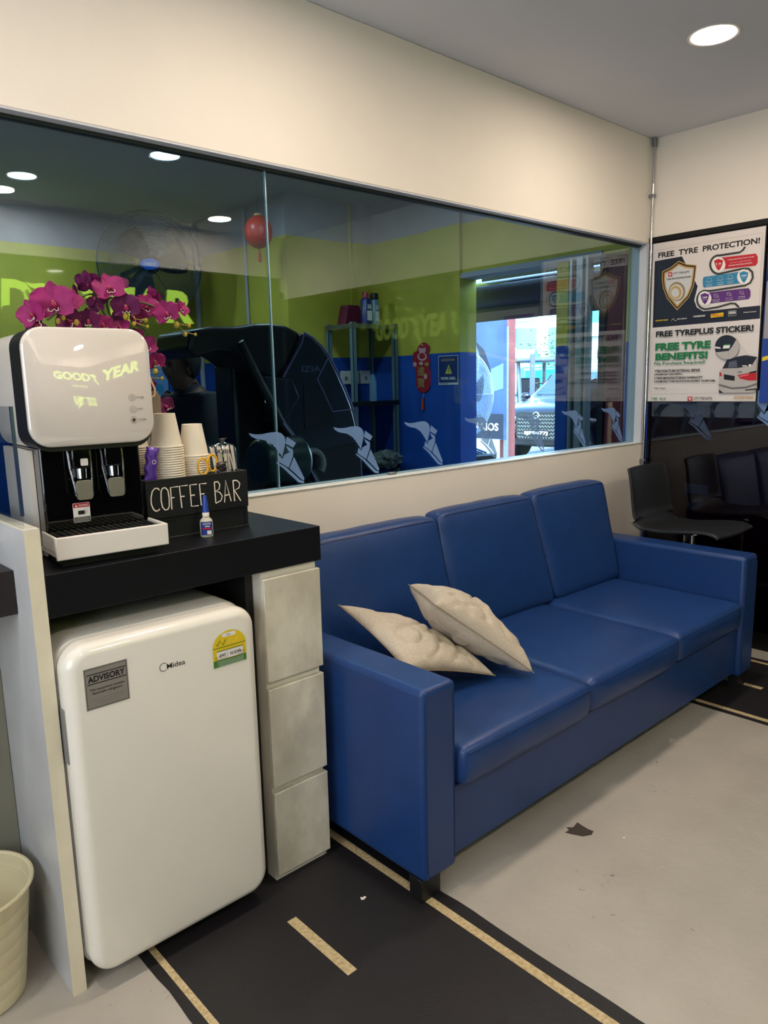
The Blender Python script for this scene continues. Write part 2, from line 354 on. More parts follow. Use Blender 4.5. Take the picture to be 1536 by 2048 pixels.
tag(MB().prism([(on('z', 0, *p).x, on('z', 0, *p).y) for p in ch], (0, 0, .0004), (1, 0, 0), (0, 1, 0), (0, 0, 1), .0006).build('torn_floor_film', mat('torn_film', (60, 52, 46), .7)),
    'torn dark brown scrap of film stuck on the grey floor before the sofa', 'scrap')
for i, (px, py, s, lb) in enumerate(((727, 1798, .009, 'small white crumb on the black floor sticker before the white drawers'), (1248, 1677, .004, 'tiny white crumb on the grey floor right of the torn dark scrap'))):
    p = on('z', 0, px, py)
    tag(MB().prism([(-s, 0), (-s*.4, -s*.6), (s, -s*.3), (s*.8, s*.5), (0, s*.3), (-s*.5, s)], (p.x, p.y, .002), (1, 0, 0), (0, 1, 0), (0, 0, 1), .002).build('paper_crumb', M_paper), lb, 'crumb')

# ------------------------------------------------------------------ coffee station
PF = -.507
t = thing('divider_panel', 'tall white laminate side panel left of the mini fridge', 'panel', (.52, -.25, 0))
MB().box(-.0145, PF+.252, 0, .0185, .249, 1.190).build('board', M_grey_side, t, bevel=.001)
MB().box(-.015, PF+.25, 0, .019, PF+.252, 1.190).build('front_edge', M_edge, t)
MB().box(-.015, PF+.25, 1.190, .019, .249, 1.194).build('top_edge', M_white, t)
a = thing('acrylic_screen', 'clear acrylic screen standing on top of the white side panel', 'screen', (.511, -.25, 1.194))
MB().box(-.003, PF+.27, .0, .003, .249, .275).build('sheet', G_clear, a)
MB().box(-.0032, PF+.262, .03, .0032, PF+.27, .275).build('polished_edge', mat('acrylic_edge', (44, 58, 84), .15), a)
t = thing('worktop', 'thick black laminate worktop carrying the water dispenser and coffee box', 'worktop', (.94, -.25, .9785))
MB().box(.5395-.94, -.506+.25, 0, 1.336-.94, .249, .1045).build('slab', M_black, t, bevel=.0015)
# left desk
t = thing('desk', 'dark brown desk end meeting the left face of the white side panel', 'desk', (.2, -.2, 0))
MB().box(-.9, -.198, .976, .304, .19, 1.084).build('desktop', mat('dark_brown_laminate', (30, 24, 24), .5), t, bevel=.0015)
MB().box(-.9, .02, 0, .304, .045, .975).build('modesty_panel', mat('olive_grey_board', (140, 138, 122), .6, noise_amt=.15, scale=3), t)
# drawer cabinet
DZ = [(.956, .648), (.624, .315), (.295, .025)]
DF = -.5118
t = thing('drawer_cabinet', 'narrow white cabinet of three drawers under the right end of the worktop', 'cabinet', (1.225, -.25, 0))
MB().box(1.127-1.225, DF+.018+.25, 0, 1.3215-1.225, .249, .977).build('carcass', M_white, t, bevel=.001)
for i, (z1, z0) in enumerate(DZ):
    MB().box(1.124-1.225, DF+.25, z0, 1.3245-1.225, DF+.0175+.25, z1).build('drawer_front', M_white_dirty, t, bevel=.0012)
tag(MB().box(1.10, -.45, 0, 1.124, -.02, .977).build('partition_board', M_blackmat), 'black inner board between the mini fridge and the white drawers', 'board')

# fridge
def fridge():
    FF = -.56; x0, x1, z0, z1 = .546, 1.062, .048, .912
    t = thing('mini_fridge', 'white rounded retro mini fridge standing under the black worktop', 'fridge', ((x0+x1)/2, -.3, 0))
    L = Matrix.Translation((-t.location.x, .3, 0))
    cx = (x0+x1)/2; cz = (z0+z1)/2
    # door: rounded shell with soft front edge
    def shell(prof, x0, x1, z0, z1, r):
        V = []; F = []; n = None
        for ins, y in prof:
            P = rrect(x0+ins, z0+ins, x1-ins, z1-ins, max(r-ins, .004), 8); n = len(P)
            V += [(p[0], y, p[1]) for p in P]
        k = len(prof)
        for i in range(k-1):
            for j in range(n): F.append((i*n+j, i*n+(j+1) % n, (i+1)*n+(j+1) % n, (i+1)*n+j))
        F.append(tuple(range(n-1, -1, -1))); F.append(tuple((k-1)*n+j for j in range(n)))
        return MB().verts_faces(V, F)
    arc = [(.0, FF+.055), (.0, FF+.028)]+[(.028*(1-math.cos(a)), FF+.028*(1-math.sin(a))) for a in (PI/2*i/8 for i in range(1, 9))]
    shell(arc, x0, x1, z0, z1, .062).build('door', M_fridge, t, smooth=True, angle=60, M=L)
    shell([(.006, FF+.064), (.006, FF+.056)], x0, x1, z0, z1, .06).build('door_seal', M_grey, t, smooth=True, M=L)
    shell([(.01, -.06), (.0, -.075), (.0, FF+.075), (.004, FF+.065)], x0-.004, x1-.002, z0-.01, z1+.006, .062).build('body', M_fridge, t, smooth=True, angle=60, M=L)
    MB().box(x0-.003, FF+.03, .62, x0+.004, FF+.064, .76, ).build('door_grip', M_grey, t, bevel=.003, M=L)
    for x in (x0+.06, x1-.06):
        for y in (-.44, -.12): MB().lathe([(.02, 0), (.018, .042)], (x, y, 0)).build('foot', M_blackmat, t, smooth=True, M=L)
    # printed stickers and badge
    def fz(zx, zy, X0, Y0, s): p = on('y', FF, X0+zx/s, Y0+zy/s); return p.x-cx, p.z
    O = (0, FF+.3-.0002, 0)
    P = Print(O, (1, 0, 0), (0, 0, 1)); s = 1536/260
    q = lambda x, y: fz(x, y, 140, 1290, s)
    (a0, b1), (a1, b0) = q(150, 300), q(710, 632)
    a0 = (q(150, 300)[0]+q(200, 785)[0])/2; a1 = (q(668, 160)[0]+q(710, 632)[0])/2; b0 = (q(200, 785)[1]+q(710, 632)[1])/2; b1 = (q(150, 300)[1]+q(668, 160)[1])/2
    W = a1-a0; Hh = b1-b0
    def U(f): return a0+W*f
    def V(f): return b0+Hh*f
    P.rect(a0, b0, a1, b1, M_silver); P.line([(U(.03), V(.03)), (U(.97), V(.03)), (U(.97), V(.97)), (U(.03), V(.97))], .0014, M_ink, True)
    P.line([(U(.06), V(.84)), (U(.96), V(.84))], .0022, M_ink); P.line([(U(.06), V(.61)), (U(.96), V(.61))], .0022, M_ink)
    P.text('ADVISORY', U(.08), V(.65), U(.93), V(.80), M_ink, bold=.03)
    P.text('This equipment contains', U(.1), V(.43), U(.9), V(.50), M_ink, bold=.01); P.text('flammable refrigerant', U(.16), V(.34), U(.84), V(.41), M_ink, bold=.01)
    for k, (l, a, b) in enumerate((('For more information on the use of flammable', .1, .92), ('refrigerant domestic refrigerators visit', .16, .85), ('http://www.safety.gov.sg/refrigerant', .26, .78))):
        P.line([(U(a), V(.237-.06*k)), (U(b), V(.237-.06*k))], .0011, M_grey)
    P.build('advisory_sticker', t)['label'] = 'grey metallic advisory sticker'
    # badge
    P = Print(O, (1, 0, 0), (0, 0, 1))
    u0, v0 = q(1150, 292); u1, v1 = q(1360, 200)
    P.text('Midea', u0-.001, v0+.002, u1, v0+.0155, mat('grey_badge', (70, 72, 76), .3, metal=.5), bold=.012)
    c0 = q(1105, 262); P.line([(c0[0]+.0105*math.cos(a), c0[1]+.0105*math.sin(a)) for a in (PI*.25+1.5*PI*i/20 for i in range(21))], .0016, MATS['grey_badge'])
    P.build('brand_badge', t)
    # energy label
    P = Print(O, (1, 0, 0), (0, 0, 1)); s2 = 12.8
    e = lambda x, y: fz(x, y, 400, 1230, s2)
    l, r = (e(330, 900)[0]+e(350, 1370)[0])/2, (e(1165, 660)[0]+e(1185, 1130)[0])/2
    bt = (e(350, 1375)[1]+e(1185, 1130)[1])/2; md = (e(330, 880)[1]+e(1165, 665)[1])/2; W = r-l; cxx = (l+r)/2
    top = md+W*.42
    arcp = [(l, bt+.005), (l+.005, bt), (r-.005, bt), (r, bt+.005), (r, md)]+[(cxx+W/2*math.cos(a), md+(top-md)*math.sin(a)) for a in (PI*i/20 for i in range(1, 20))]+[(l, md)]
    ar2 = [(cxx+(p[0]-cxx)*1.05, (bt+top)/2+(p[1]-(bt+top)/2)*1.04) for p in arcp]
    P.poly(ar2, mat('pale_green_edge', (214, 226, 190), .5)); P.poly(arcp, M_yellow)
    gh = (md-bt)*.36
    P.rect(l, bt, r, bt+gh, mat('label_green', (70, 124, 58), .5)); P.line([(l, md), (r, md)], .0022, MATS['label_green'])
    P.rect(cxx-W*.21, top-W*.16, cxx+W*.21, top-W*.05, M_pwhite, r=W*.05); P.text('Fair', cxx-W*.06, top-W*.135, cxx+W*.06, top-W*.075, M_ink)
    for k in range(4):
        mx = l+W*(.14+.17*k); my = md+W*.06
        P.line([(mx-.004, my+.006), (mx, my), (mx+.009, my+.014)], .0026 if k < 2 else .0016, MATS['label_green'] if k < 2 else mat('pale_tick', (236, 220, 120), .5))
    P.rect(l+W*.1, md-W*.32, r-W*.1, md-W*.1, M_pwhite); P.text('$43', l+W*.18, md-W*.27, l+W*.36, md-W*.17, M_ink, bold=.02); P.text('161kWh', l+W*.5, md-W*.27, r-W*.16, md-W*.17, M_ink, bold=.02)
    P.line([(cxx-W*.08, md-W*.30), (cxx-W*.08, md-W*.12)], .0008, M_ink); P.line([(l+W*.1, md-W*.09), (r-W*.1, md-W*.09)], .0022, MATS['label_green'])
    for x0_, x1_, zz in ((.05, .2, .10), (.05, .4, .04), (.75, .95, .10), (.72, .95, .04)): P.line([(l+W*x0_, bt+gh+W*zz), (l+W*x1_, bt+gh+W*zz)], .0010, M_ink)
    for k in range(4): P.line([(l+W*(.1+.05*(k % 2)), bt+gh*(.77-.2*k)), (r-W*.1, bt+gh*(.77-.2*k))], .0008, M_pwhite)
    P.build('energy_label', t)['label'] = 'yellow and green energy label with ticks'
fridge()

# ------------------------------------------------------------------ water dispenser
def dispenser():
    rz = math.radians(-4)
    t = thing('water_dispenser', 'black and white tabletop water dispenser with a big glossy white front panel', 'water dispenser', (.728, -.36, 1.083), rz)
    # local frame: x right, -y towards the room; origin at the base centre; body front at y=0
    W = .125
    MB().box(-W, -.0, .0, W, .31, .29).build('lower_body', M_blackgloss, t, bevel=.006)
    bx = MB()
    bx.prism(rrect(-.143, .27, .143, .565, .045), (0, .094, 0), (1, 0, 0), (0, 0, 1), (0, 1, 0), .222)
    bx.build('upper_body', M_plastic_white, t, smooth=True, bevel=.004)
    MB().prism(rrect(-.146, .272, .148, .567, .045), (0, -.036, 0), (1, 0, 0), (0, 0, 1), (0, 1, 0), .13).build('dark_collar', M_blackmat, t, smooth=True)
    for sx in (-1, 1): MB().box(sx*.133-.007, .055, .0, sx*.133+.007, .308, .272).build('side_panel', M_plastic_white, t)
    pts = rrect(-.152, .283, .152, .567, .05, 10); V = []; F = []; n = len(pts)
    prof = [(0, -.036), (0, -.044), (.0015, -.048), (.005, -.050)]
    for ins, y in prof:
        for p in pts: 
            f = 1-ins/.15; V.append((p[0]*f, y-.0, .425+(p[1]-.425)*f))
    for i in range(3):
        for j in range(n): F.append((i*n+j, i*n+(j+1) % n, (i+1)*n+(j+1) % n, (i+1)*n+j))
    F += [tuple(range(n-1, -1, -1)), tuple(3*n+j for j in range(n))]
    fp = MB().verts_faces(V, F).build('front_panel', M_gloss_white, t, smooth=True, angle=50)
    P = Print((0, -.0502, 0), (1, 0, 0), (0, 0, 1))
    for k, (lb, z) in enumerate((('POWER', .396), ('HOT', .367), ('WARM', .340))):
        cx = .098
        P.line([(cx+.0085*math.cos(a), z+.0085*math.sin(a)) for a in (2*PI*i/24 for i in range(24))], .0008, M_grey, True)
        if k == 0: P.line([(cx+.004*math.cos(a), z+.004*math.sin(a)) for a in (PI*.65+1.7*PI*i/16 for i in range(17))], .001, M_grey); P.line([(cx, z), (cx, z+.005)], .001, M_grey)
        elif k == 1: P.line([(cx-.004, z+.002), (cx-.003, z-.004), (cx+.003, z-.004), (cx+.004, z+.002)], .001, M_grey); P.line([(cx, z), (cx, z+.005)], .001, M_grey)
        else: P.disk(cx, z, .0045, mat('dark_brown_dot', (70, 50, 40), .5))
        P.text(lb, cx+.011, z-.0025, cx+(.031 if lb != 'HOT' else .025), z+.0025, M_grey, bold=.01)
    P.build('button_icons', fp)
    # taps
    for k, x in enumerate((-.035, .045)):
        MB().box(x-.022, -.032, .225, x+.022, .0, .285).build('tap_housing', M_blackgloss, t, bevel=.004)
        MB().lathe([(.0125, .20), (.0125, .228)], (x+.002, -.018, 0), 20).build('spout', M_chrome, t, smooth=True)
        for s in (-1, 1):
            MB().tube([(x+s*.027, -.012, .285), (x+s*.026, -.02, .23), (x+s*.021, -.034, .175), (x+s*.02, -.036, .158)], .0028, 8).build('lever_arm', M_chrome, t, smooth=True)
        MB().prism(rrect(x-.0195, .147, x+.0195, .196, .008), (0, -.038, 0), (1, 0, 0), (0, 0, 1), (0, 1, 0), .005).build('lever_paddle', M_greylever, t, bevel=.001)
    MB().prism(rrect(-.038, .232, -.020, .250, .003), (0, -.0325, 0), (1, 0, 0), (0, 0, 1), (0, -1, 0), .002).build('child_lock_button', M_plastic_white, t, bevel=.0006)
    P = Print((0, -.0008, 0), (1, 0, 0), (0, 0, 1)); u0, u1, v0, v1 = -.058, -.016, .086, .136
    P.rect(u0, v0, u1, v1, M_pwhite, r=.003); P.rect(u0+.001, v1-.012, u1-.001, v1-.001, M_red, r=.002); P.text('WARNING', u0+.014, v1-.0095, u1-.004, v1-.004, M_pwhite, bold=.01)
    P.poly([(u0+.005, v1-.0100), (u0+.012, v1-.0100), (u0+.0085, v1-.0035)], M_pwhite); P.rect(u0+.001, v0+.001, u1-.001, v0+.014, mat('sticker_grey', (96, 96, 92), .5)); P.rect(-.046, v0+.02, -.030, v0+.030, M_ink)
    P.line([(-.030, v0+.029), (-.026, v0+.027), (-.026, v0+.023), (-.030, v0+.022)], .001, M_ink)
    for a_, b_, zz in ((.008, .008, .0112), (.004, .004, .0072), (.006, .006, .0032)): P.line([(u0+a_, v0+zz), (u1-b_, v0+zz)], .0014, M_pgrey)
    P.build('warning_sticker', t)
    # drip tray
    tr = MB(); tr.box(-.136, -.118, .024, .136, .02, .036); tr.box(-.138, -.125, .020, .138, -.117, .076); tr.box(-.138, -.117, .036, -.131, .0, .076); tr.box(.131, -.117, .036, .138, .0, .076)
    tr.build('drip_tray', M_plastic_white, t, bevel=.003)
    gr = MB(); gr.box(-.13, -.116, .064, .13, .0, .068)
    for k in range(16): gr.box(-.12+.0155*k, -.108, .068, -.113+.0155*k, -.008, .072)
    gr.build('drip_grille', M_blackmat, t)
    MB().box(-.12, -.095, .0, .12, -.001, .022).build('tray_bracket', M_blackmat, t)
dispenser()

# ------------------------------------------------------------------ coffee box and contents
BX0, BX1, BY0, BY1, BZ = .868, 1.187, -.352, -.205, 1.083
t = thing('coffee_box', 'black wooden box hand-lettered COFFEE BAR on the worktop', 'box', (1.03, -.28, BZ))
b = MB(); b.box(BX0, BY0+.004, 0, BX0+.01, BY1, .172); b.box(BX1-.010, BY0+.004, 0, BX1, BY1, .172); b.box(BX0, BY1-.01, 0, BX1, BY1, .172); b.box(BX0, BY0, 0, BX1, BY1, .008)
b.build('case', M_blackwood, t, bevel=.001, M=Matrix.Translation((-1.03, .28, 0)))
MB().box(BX0, BY0-.002, .064, BX1, BY0+.008, .172).build('upper_board', M_blackwood, t, bevel=.001, M=Matrix.Translation((-1.03, .28, 0)))
MB().box(BX0, BY0+.003, .008, BX1-.012, BY0+.011, .063).build('lower_board', M_blackwood, t, bevel=.001, M=Matrix.Translation((-1.03, .28, 0)))
def coffee_letters():
    P = Print((-1.03, BY0+.28-.0022, -BZ), (1, 0, 0), (0, 0, 1)); s = 1536/390
    def q(x, y): p = on('y', BY0-.002, 270+x/s, 780+y/s); return (p.x, p.z)
    wd = .0034
    def L(*pts): P.line([q(*p) for p in pts], wd, M_cup)
    L((192, 790), (180, 775), (155, 775), (135, 800), (125, 850), (128, 900), (145, 940), (165, 955), (185, 948), (195, 935))
    L((235, 768), (215, 775), (204, 800), (205, 870), (215, 920), (235, 945), (258, 940), (270, 915), (268, 850), (258, 790), (235, 768))
    L((340, 760), (278, 768), (290, 940)); L((285, 850), (310, 846))
    L((412, 750), (348, 758), (368, 928)); L((358, 840), (390, 836))
    L((485, 742), (430, 748), (443, 916), (500, 910)); L((437, 830), (470, 826))
    L((560, 735), (505, 740), (520, 905), (572, 898)); L((512, 820), (545, 816))
    L((622, 725), (634, 890)); L((622, 725), (650, 722), (665, 745), (660, 780), (632, 798), (665, 805), (685, 835), (675, 870), (634, 892))
    L((703, 885), (710, 712), (755, 875)); L((706, 830), (740, 822))
    L((768, 712), (782, 875)); L((768, 712), (800, 712), (822, 735), (815, 770), (780, 790), (830, 872))
    P.build('lettering', t)
coffee_letters()
# paper cups, upside down, nested
def cup_mb(h=.088, r0=.026, r1=.040):
    prof = [(.0001, h-.006), (r0-.001, h-.006), (r0, h-.003), (r0+.0002, h), (r0+.0012, h), (r0+.0012, h-.002), (r1, .004), (r1+.0026, .0042), (r1+.0040, .0024), (r1+.0030, 0), (r1-.0005, .0005), (r1-.001, .005), (r0-.0005, h-.008)]
    return MB().lathe(prof, seg=36)
cup0 = None
def cup(x, y, z, label, group, sc_=1):
    global cup0
    if cup0 is None: cup0 = cup_mb().build('paper_cup', M_cup, smooth=True); o = cup0
    else: o = cup0.copy(); C.objects.link(o)
    o.location = (x, y, z); o.scale = (sc_, sc_, sc_); tag(o, label, 'cup', group)
def stack(x, y, z, n, step, where, group, s=1):
    for k in range(n):
        d = n-k; lb = ('upturned white paper cup, topmost of the '+where) if d == 1 else 'white paper cup, %s from the top of the %s' % (('second', 'third', 'fourth', 'fifth', 'sixth', 'seventh', 'eighth', 'ninth', 'tenth')[d-2] if d < 11 else '%d%s' % (d, {21: 'st', 31: 'st', 22: 'nd', 32: 'nd', 23: 'rd', 33: 'rd'}.get(d, 'th')), where)
        cup(x, y, z+k*step, lb, group, s)
MB().box(BX0+.011, BY0+.01, .148, BX1-.011, BY1-.011, .152).build('inner_shelf', M_blackwood, bpy.data.objects['coffee_box'], M=Matrix.Translation((-1.03, .28, 0)))
stack(.975, -.277, BZ+.1525, 16, .0067, 'taller stack in the coffee box', 'paper cups of the taller stack', 1.08)
stack(1.066, -.262, BZ+.1525, 11, .0067, 'shorter stack in the coffee box', 'paper cups of the shorter stack', 1.06)
stack(.945, -.152, BZ, 38, .0067, 'low stack between dispenser and orchid pot', 'paper cups behind the coffee box', 1.06)
# purple sachet
t = thing('sachet', 'purple stick sachet leaning against the paper cups', 'sachet', (.905, -.318, 1.290))
def sachet(mb_w, mb_h, m, t, R):
    V = []; F = []; nu, nv = 8, 16
    for i in range(nu+1):
        for j in range(nv+1):
            u = i/nu*2-1; v = j/nv*2-1; th = .008*(1-u*u)**.6*(1-v**8)
            V.append(R @ Vector((u*mb_w/2+.002*math.sin(v*9), -th+.0015*math.sin(u*7+v*11), v*mb_h/2)))
    k = len(V)
    for i in range(nu+1):
        for j in range(nv+1):
            u = i/nu*2-1; v = j/nv*2-1; th = .008*(1-u*u)**.6*(1-v**8)
            V.append(R @ Vector((u*mb_w/2+.002*math.sin(v*9), th+.001, v*mb_h/2)))
    for o in (0, k):
        for i in range(nu):
            for j in range(nv): F.append((o+i*(nv+1)+j, o+(i+1)*(nv+1)+j, o+(i+1)*(nv+1)+j+1, o+i*(nv+1)+j+1))
    return MB().verts_faces(V, F).build('packet', m, t, smooth=True)
sachet(.036, .105, mat('purple_foil', (84, 50, 160), .35, metal=.2), t, Matrix.Rotation(math.radians(12), 4, 'Y') @ Matrix.Rotation(math.radians(-8), 4, 'X'))
P = Print((.0, -.011, 0), (1, 0, -.2), (.2, 0, 1)); P.line([(.002+.005*math.cos(a), .012+.005*math.sin(a)) for a in (2*PI*i/16 for i in range(16))], .0015, M_pwhite, True); P.build('printed_mark', t)
# scissors
t = thing('scissors', 'scissors with yellow handles standing in the coffee box', 'scissors', (1.078, -.325, 1.235))
for s, c in ((-1, (-.020, 0, .040)), (1, (.014, 0, .048))):
    MB().tube([(c[0]+.016*math.cos(a)*(1 if s < 0 else .95), .002*s, c[2]+.024*math.sin(a)) for a in (2*PI*i/24 for i in range(24))], .0032, 8, closed=True).build('handle', mat('yellow_plastic', (226, 170, 30), .4), t, smooth=True)
    MB().box(-.006+s*.003, -.001+.002*s, -.09, .004+s*.003, .001+.002*s, .022).build('blade', M_chrome, t)
# black packet
t = thing('foil_packet', 'small black foil packet with faint print in the coffee box', 'packet', (1.113, -.338, 1.262))
sachet(.034, .045, mat('black_foil', (40, 32, 32), .3, metal=.3), t, Matrix.Rotation(math.radians(-4), 4, 'Y'))
P = Print((0, -.011, 0), (1, 0, 0), (0, 0, 1)); 
for k in range(3): P.line([(-.011, -.006-.004*k), (.010, -.005-.004*k)], .0007, M_pgrey)
P.build('printed_mark', t)
# bag of stirrers
t = thing('stirrer_bag', 'clear plastic bag of white wrapped stirrers in the coffee box', 'bag', (1.148, -.290, 1.281))
t.scale = (1.0, 1, .62)
random.seed(3)
for k in range(16):
    x = -.034+.0045*k; MB().box(-.0022, -.0006, -.07, .0022, .0006, .073+random.uniform(-.006, .008), Matrix.Translation((x, random.uniform(-.015, .01), 0)) @ Matrix.Rotation(random.uniform(-.18, .02), 4, 'Y')).build('stirrer', M_paper, t)
bagp = [(.0435, -.07), (.045, .02), (.043, .06), (.034, .08), (.014, .087), (.005, .092), (.009, .106), (.016, .112)]
MB().lathe([(max(r, .002), z) for r, z in bagp], seg=20, sx=1, sy=.55).build('film', G_bag, t, smooth=True)
P = Print((0, -.026, 0), (1, 0, 0), (0, 0, 1))
for k, chh in enumerate('TIGE'):
    u = -.040+.0125*k; P.rect(u, .045-.0015*k, u+.0105, .062-.0015*k, M_ink, r=.002); P.text(chh, u+.003, .0475-.0015*k, u+.0075, .0590-.0015*k, M_pwhite, bold=.02)
P.build('printed_mark', t)
# wooden tag / paddle with rope
t = thing('wooden_tag', 'grey-brown wooden tag with a rope loop behind the paper cups', 'tag', (.985, -.20, 1.42))
MB().prism([(-.020, -.16), (.020, -.16), (.020, .055), (.012, .073), (-.008, .073), (-.019, .055)], (0, 0, 0), (1, 0, 0), (0, 0, 1), (0, 1, 0), .006).build('board', mat('grey_brown_wood', (134, 118, 100), .7, noise_amt=.2, scale=30, stretch=(6, 6, 1)), t, bevel=.001)
MB().tube([(-.022, -.004, .048), (-.012, -.007, .055), (.0, -.006, .062), (.002, -.005, .08), (-.006, -.004, .10), (-.010, .0, .118)], .003, 8).build('rope', mat('beige_rope', (196, 164, 136), .9), t, smooth=True)
# glue bottle
t = thing('glue_bottle', 'small translucent glue bottle with blue nozzle before the coffee box', 'glue bottle', (1.025, -.386, BZ), math.radians(-25))
MB().lathe([(.0001, .0), (.0165, 0), (.018, .003), (.018, .040), (.0165, .048), (.009, .056), (.0085, .060)], seg=28, sy=.72).build('bottle_body', mat('milky_plastic', (206, 204, 186), .35, alpha=.94), t, smooth=True)
MB().lathe([(.0095, .058), (.0098, .068), (.009, .070)], seg=24).build('neck_collar', M_paper, t, smooth=True)
MB().lathe([(.0095, .070), (.0082, .082), (.0055, .112), (.004, .118), (.0001, .119)], seg=16).build('nozzle_cap', mat('blue_plastic_cap', (28, 66, 160), .4), t, smooth=True)
lb = MB(); seg = 12
V = []; 
for i in range(seg+1):
    a = -PI/2-1.05+2.1*i/seg; V += [(.0184*math.cos(a), .0184*.73*math.sin(a), .006), (.0184*math.cos(a), .0184*.73*math.sin(a), .044)]
lb.verts_faces(V, [(2*i, 2*i+2, 2*i+3, 2*i+1) for i in range(seg)]); lab = lb.build('label_band', M_blueink, t)
P = Print((0, -.0140, 0), (1, 0, 0), (0, 0, 1)); P.text('LOCTITE', -.011, .036, .011, .041, M_pwhite, bold=.02); P.text('406', -.006, .029, .008, .034, M_pwhite, bold=.02); P.rect(-.013, .023, .013, .027, M_red); P.rect(.0, .008, .012, .019, M_pwhite)
P.build('label_print', t)
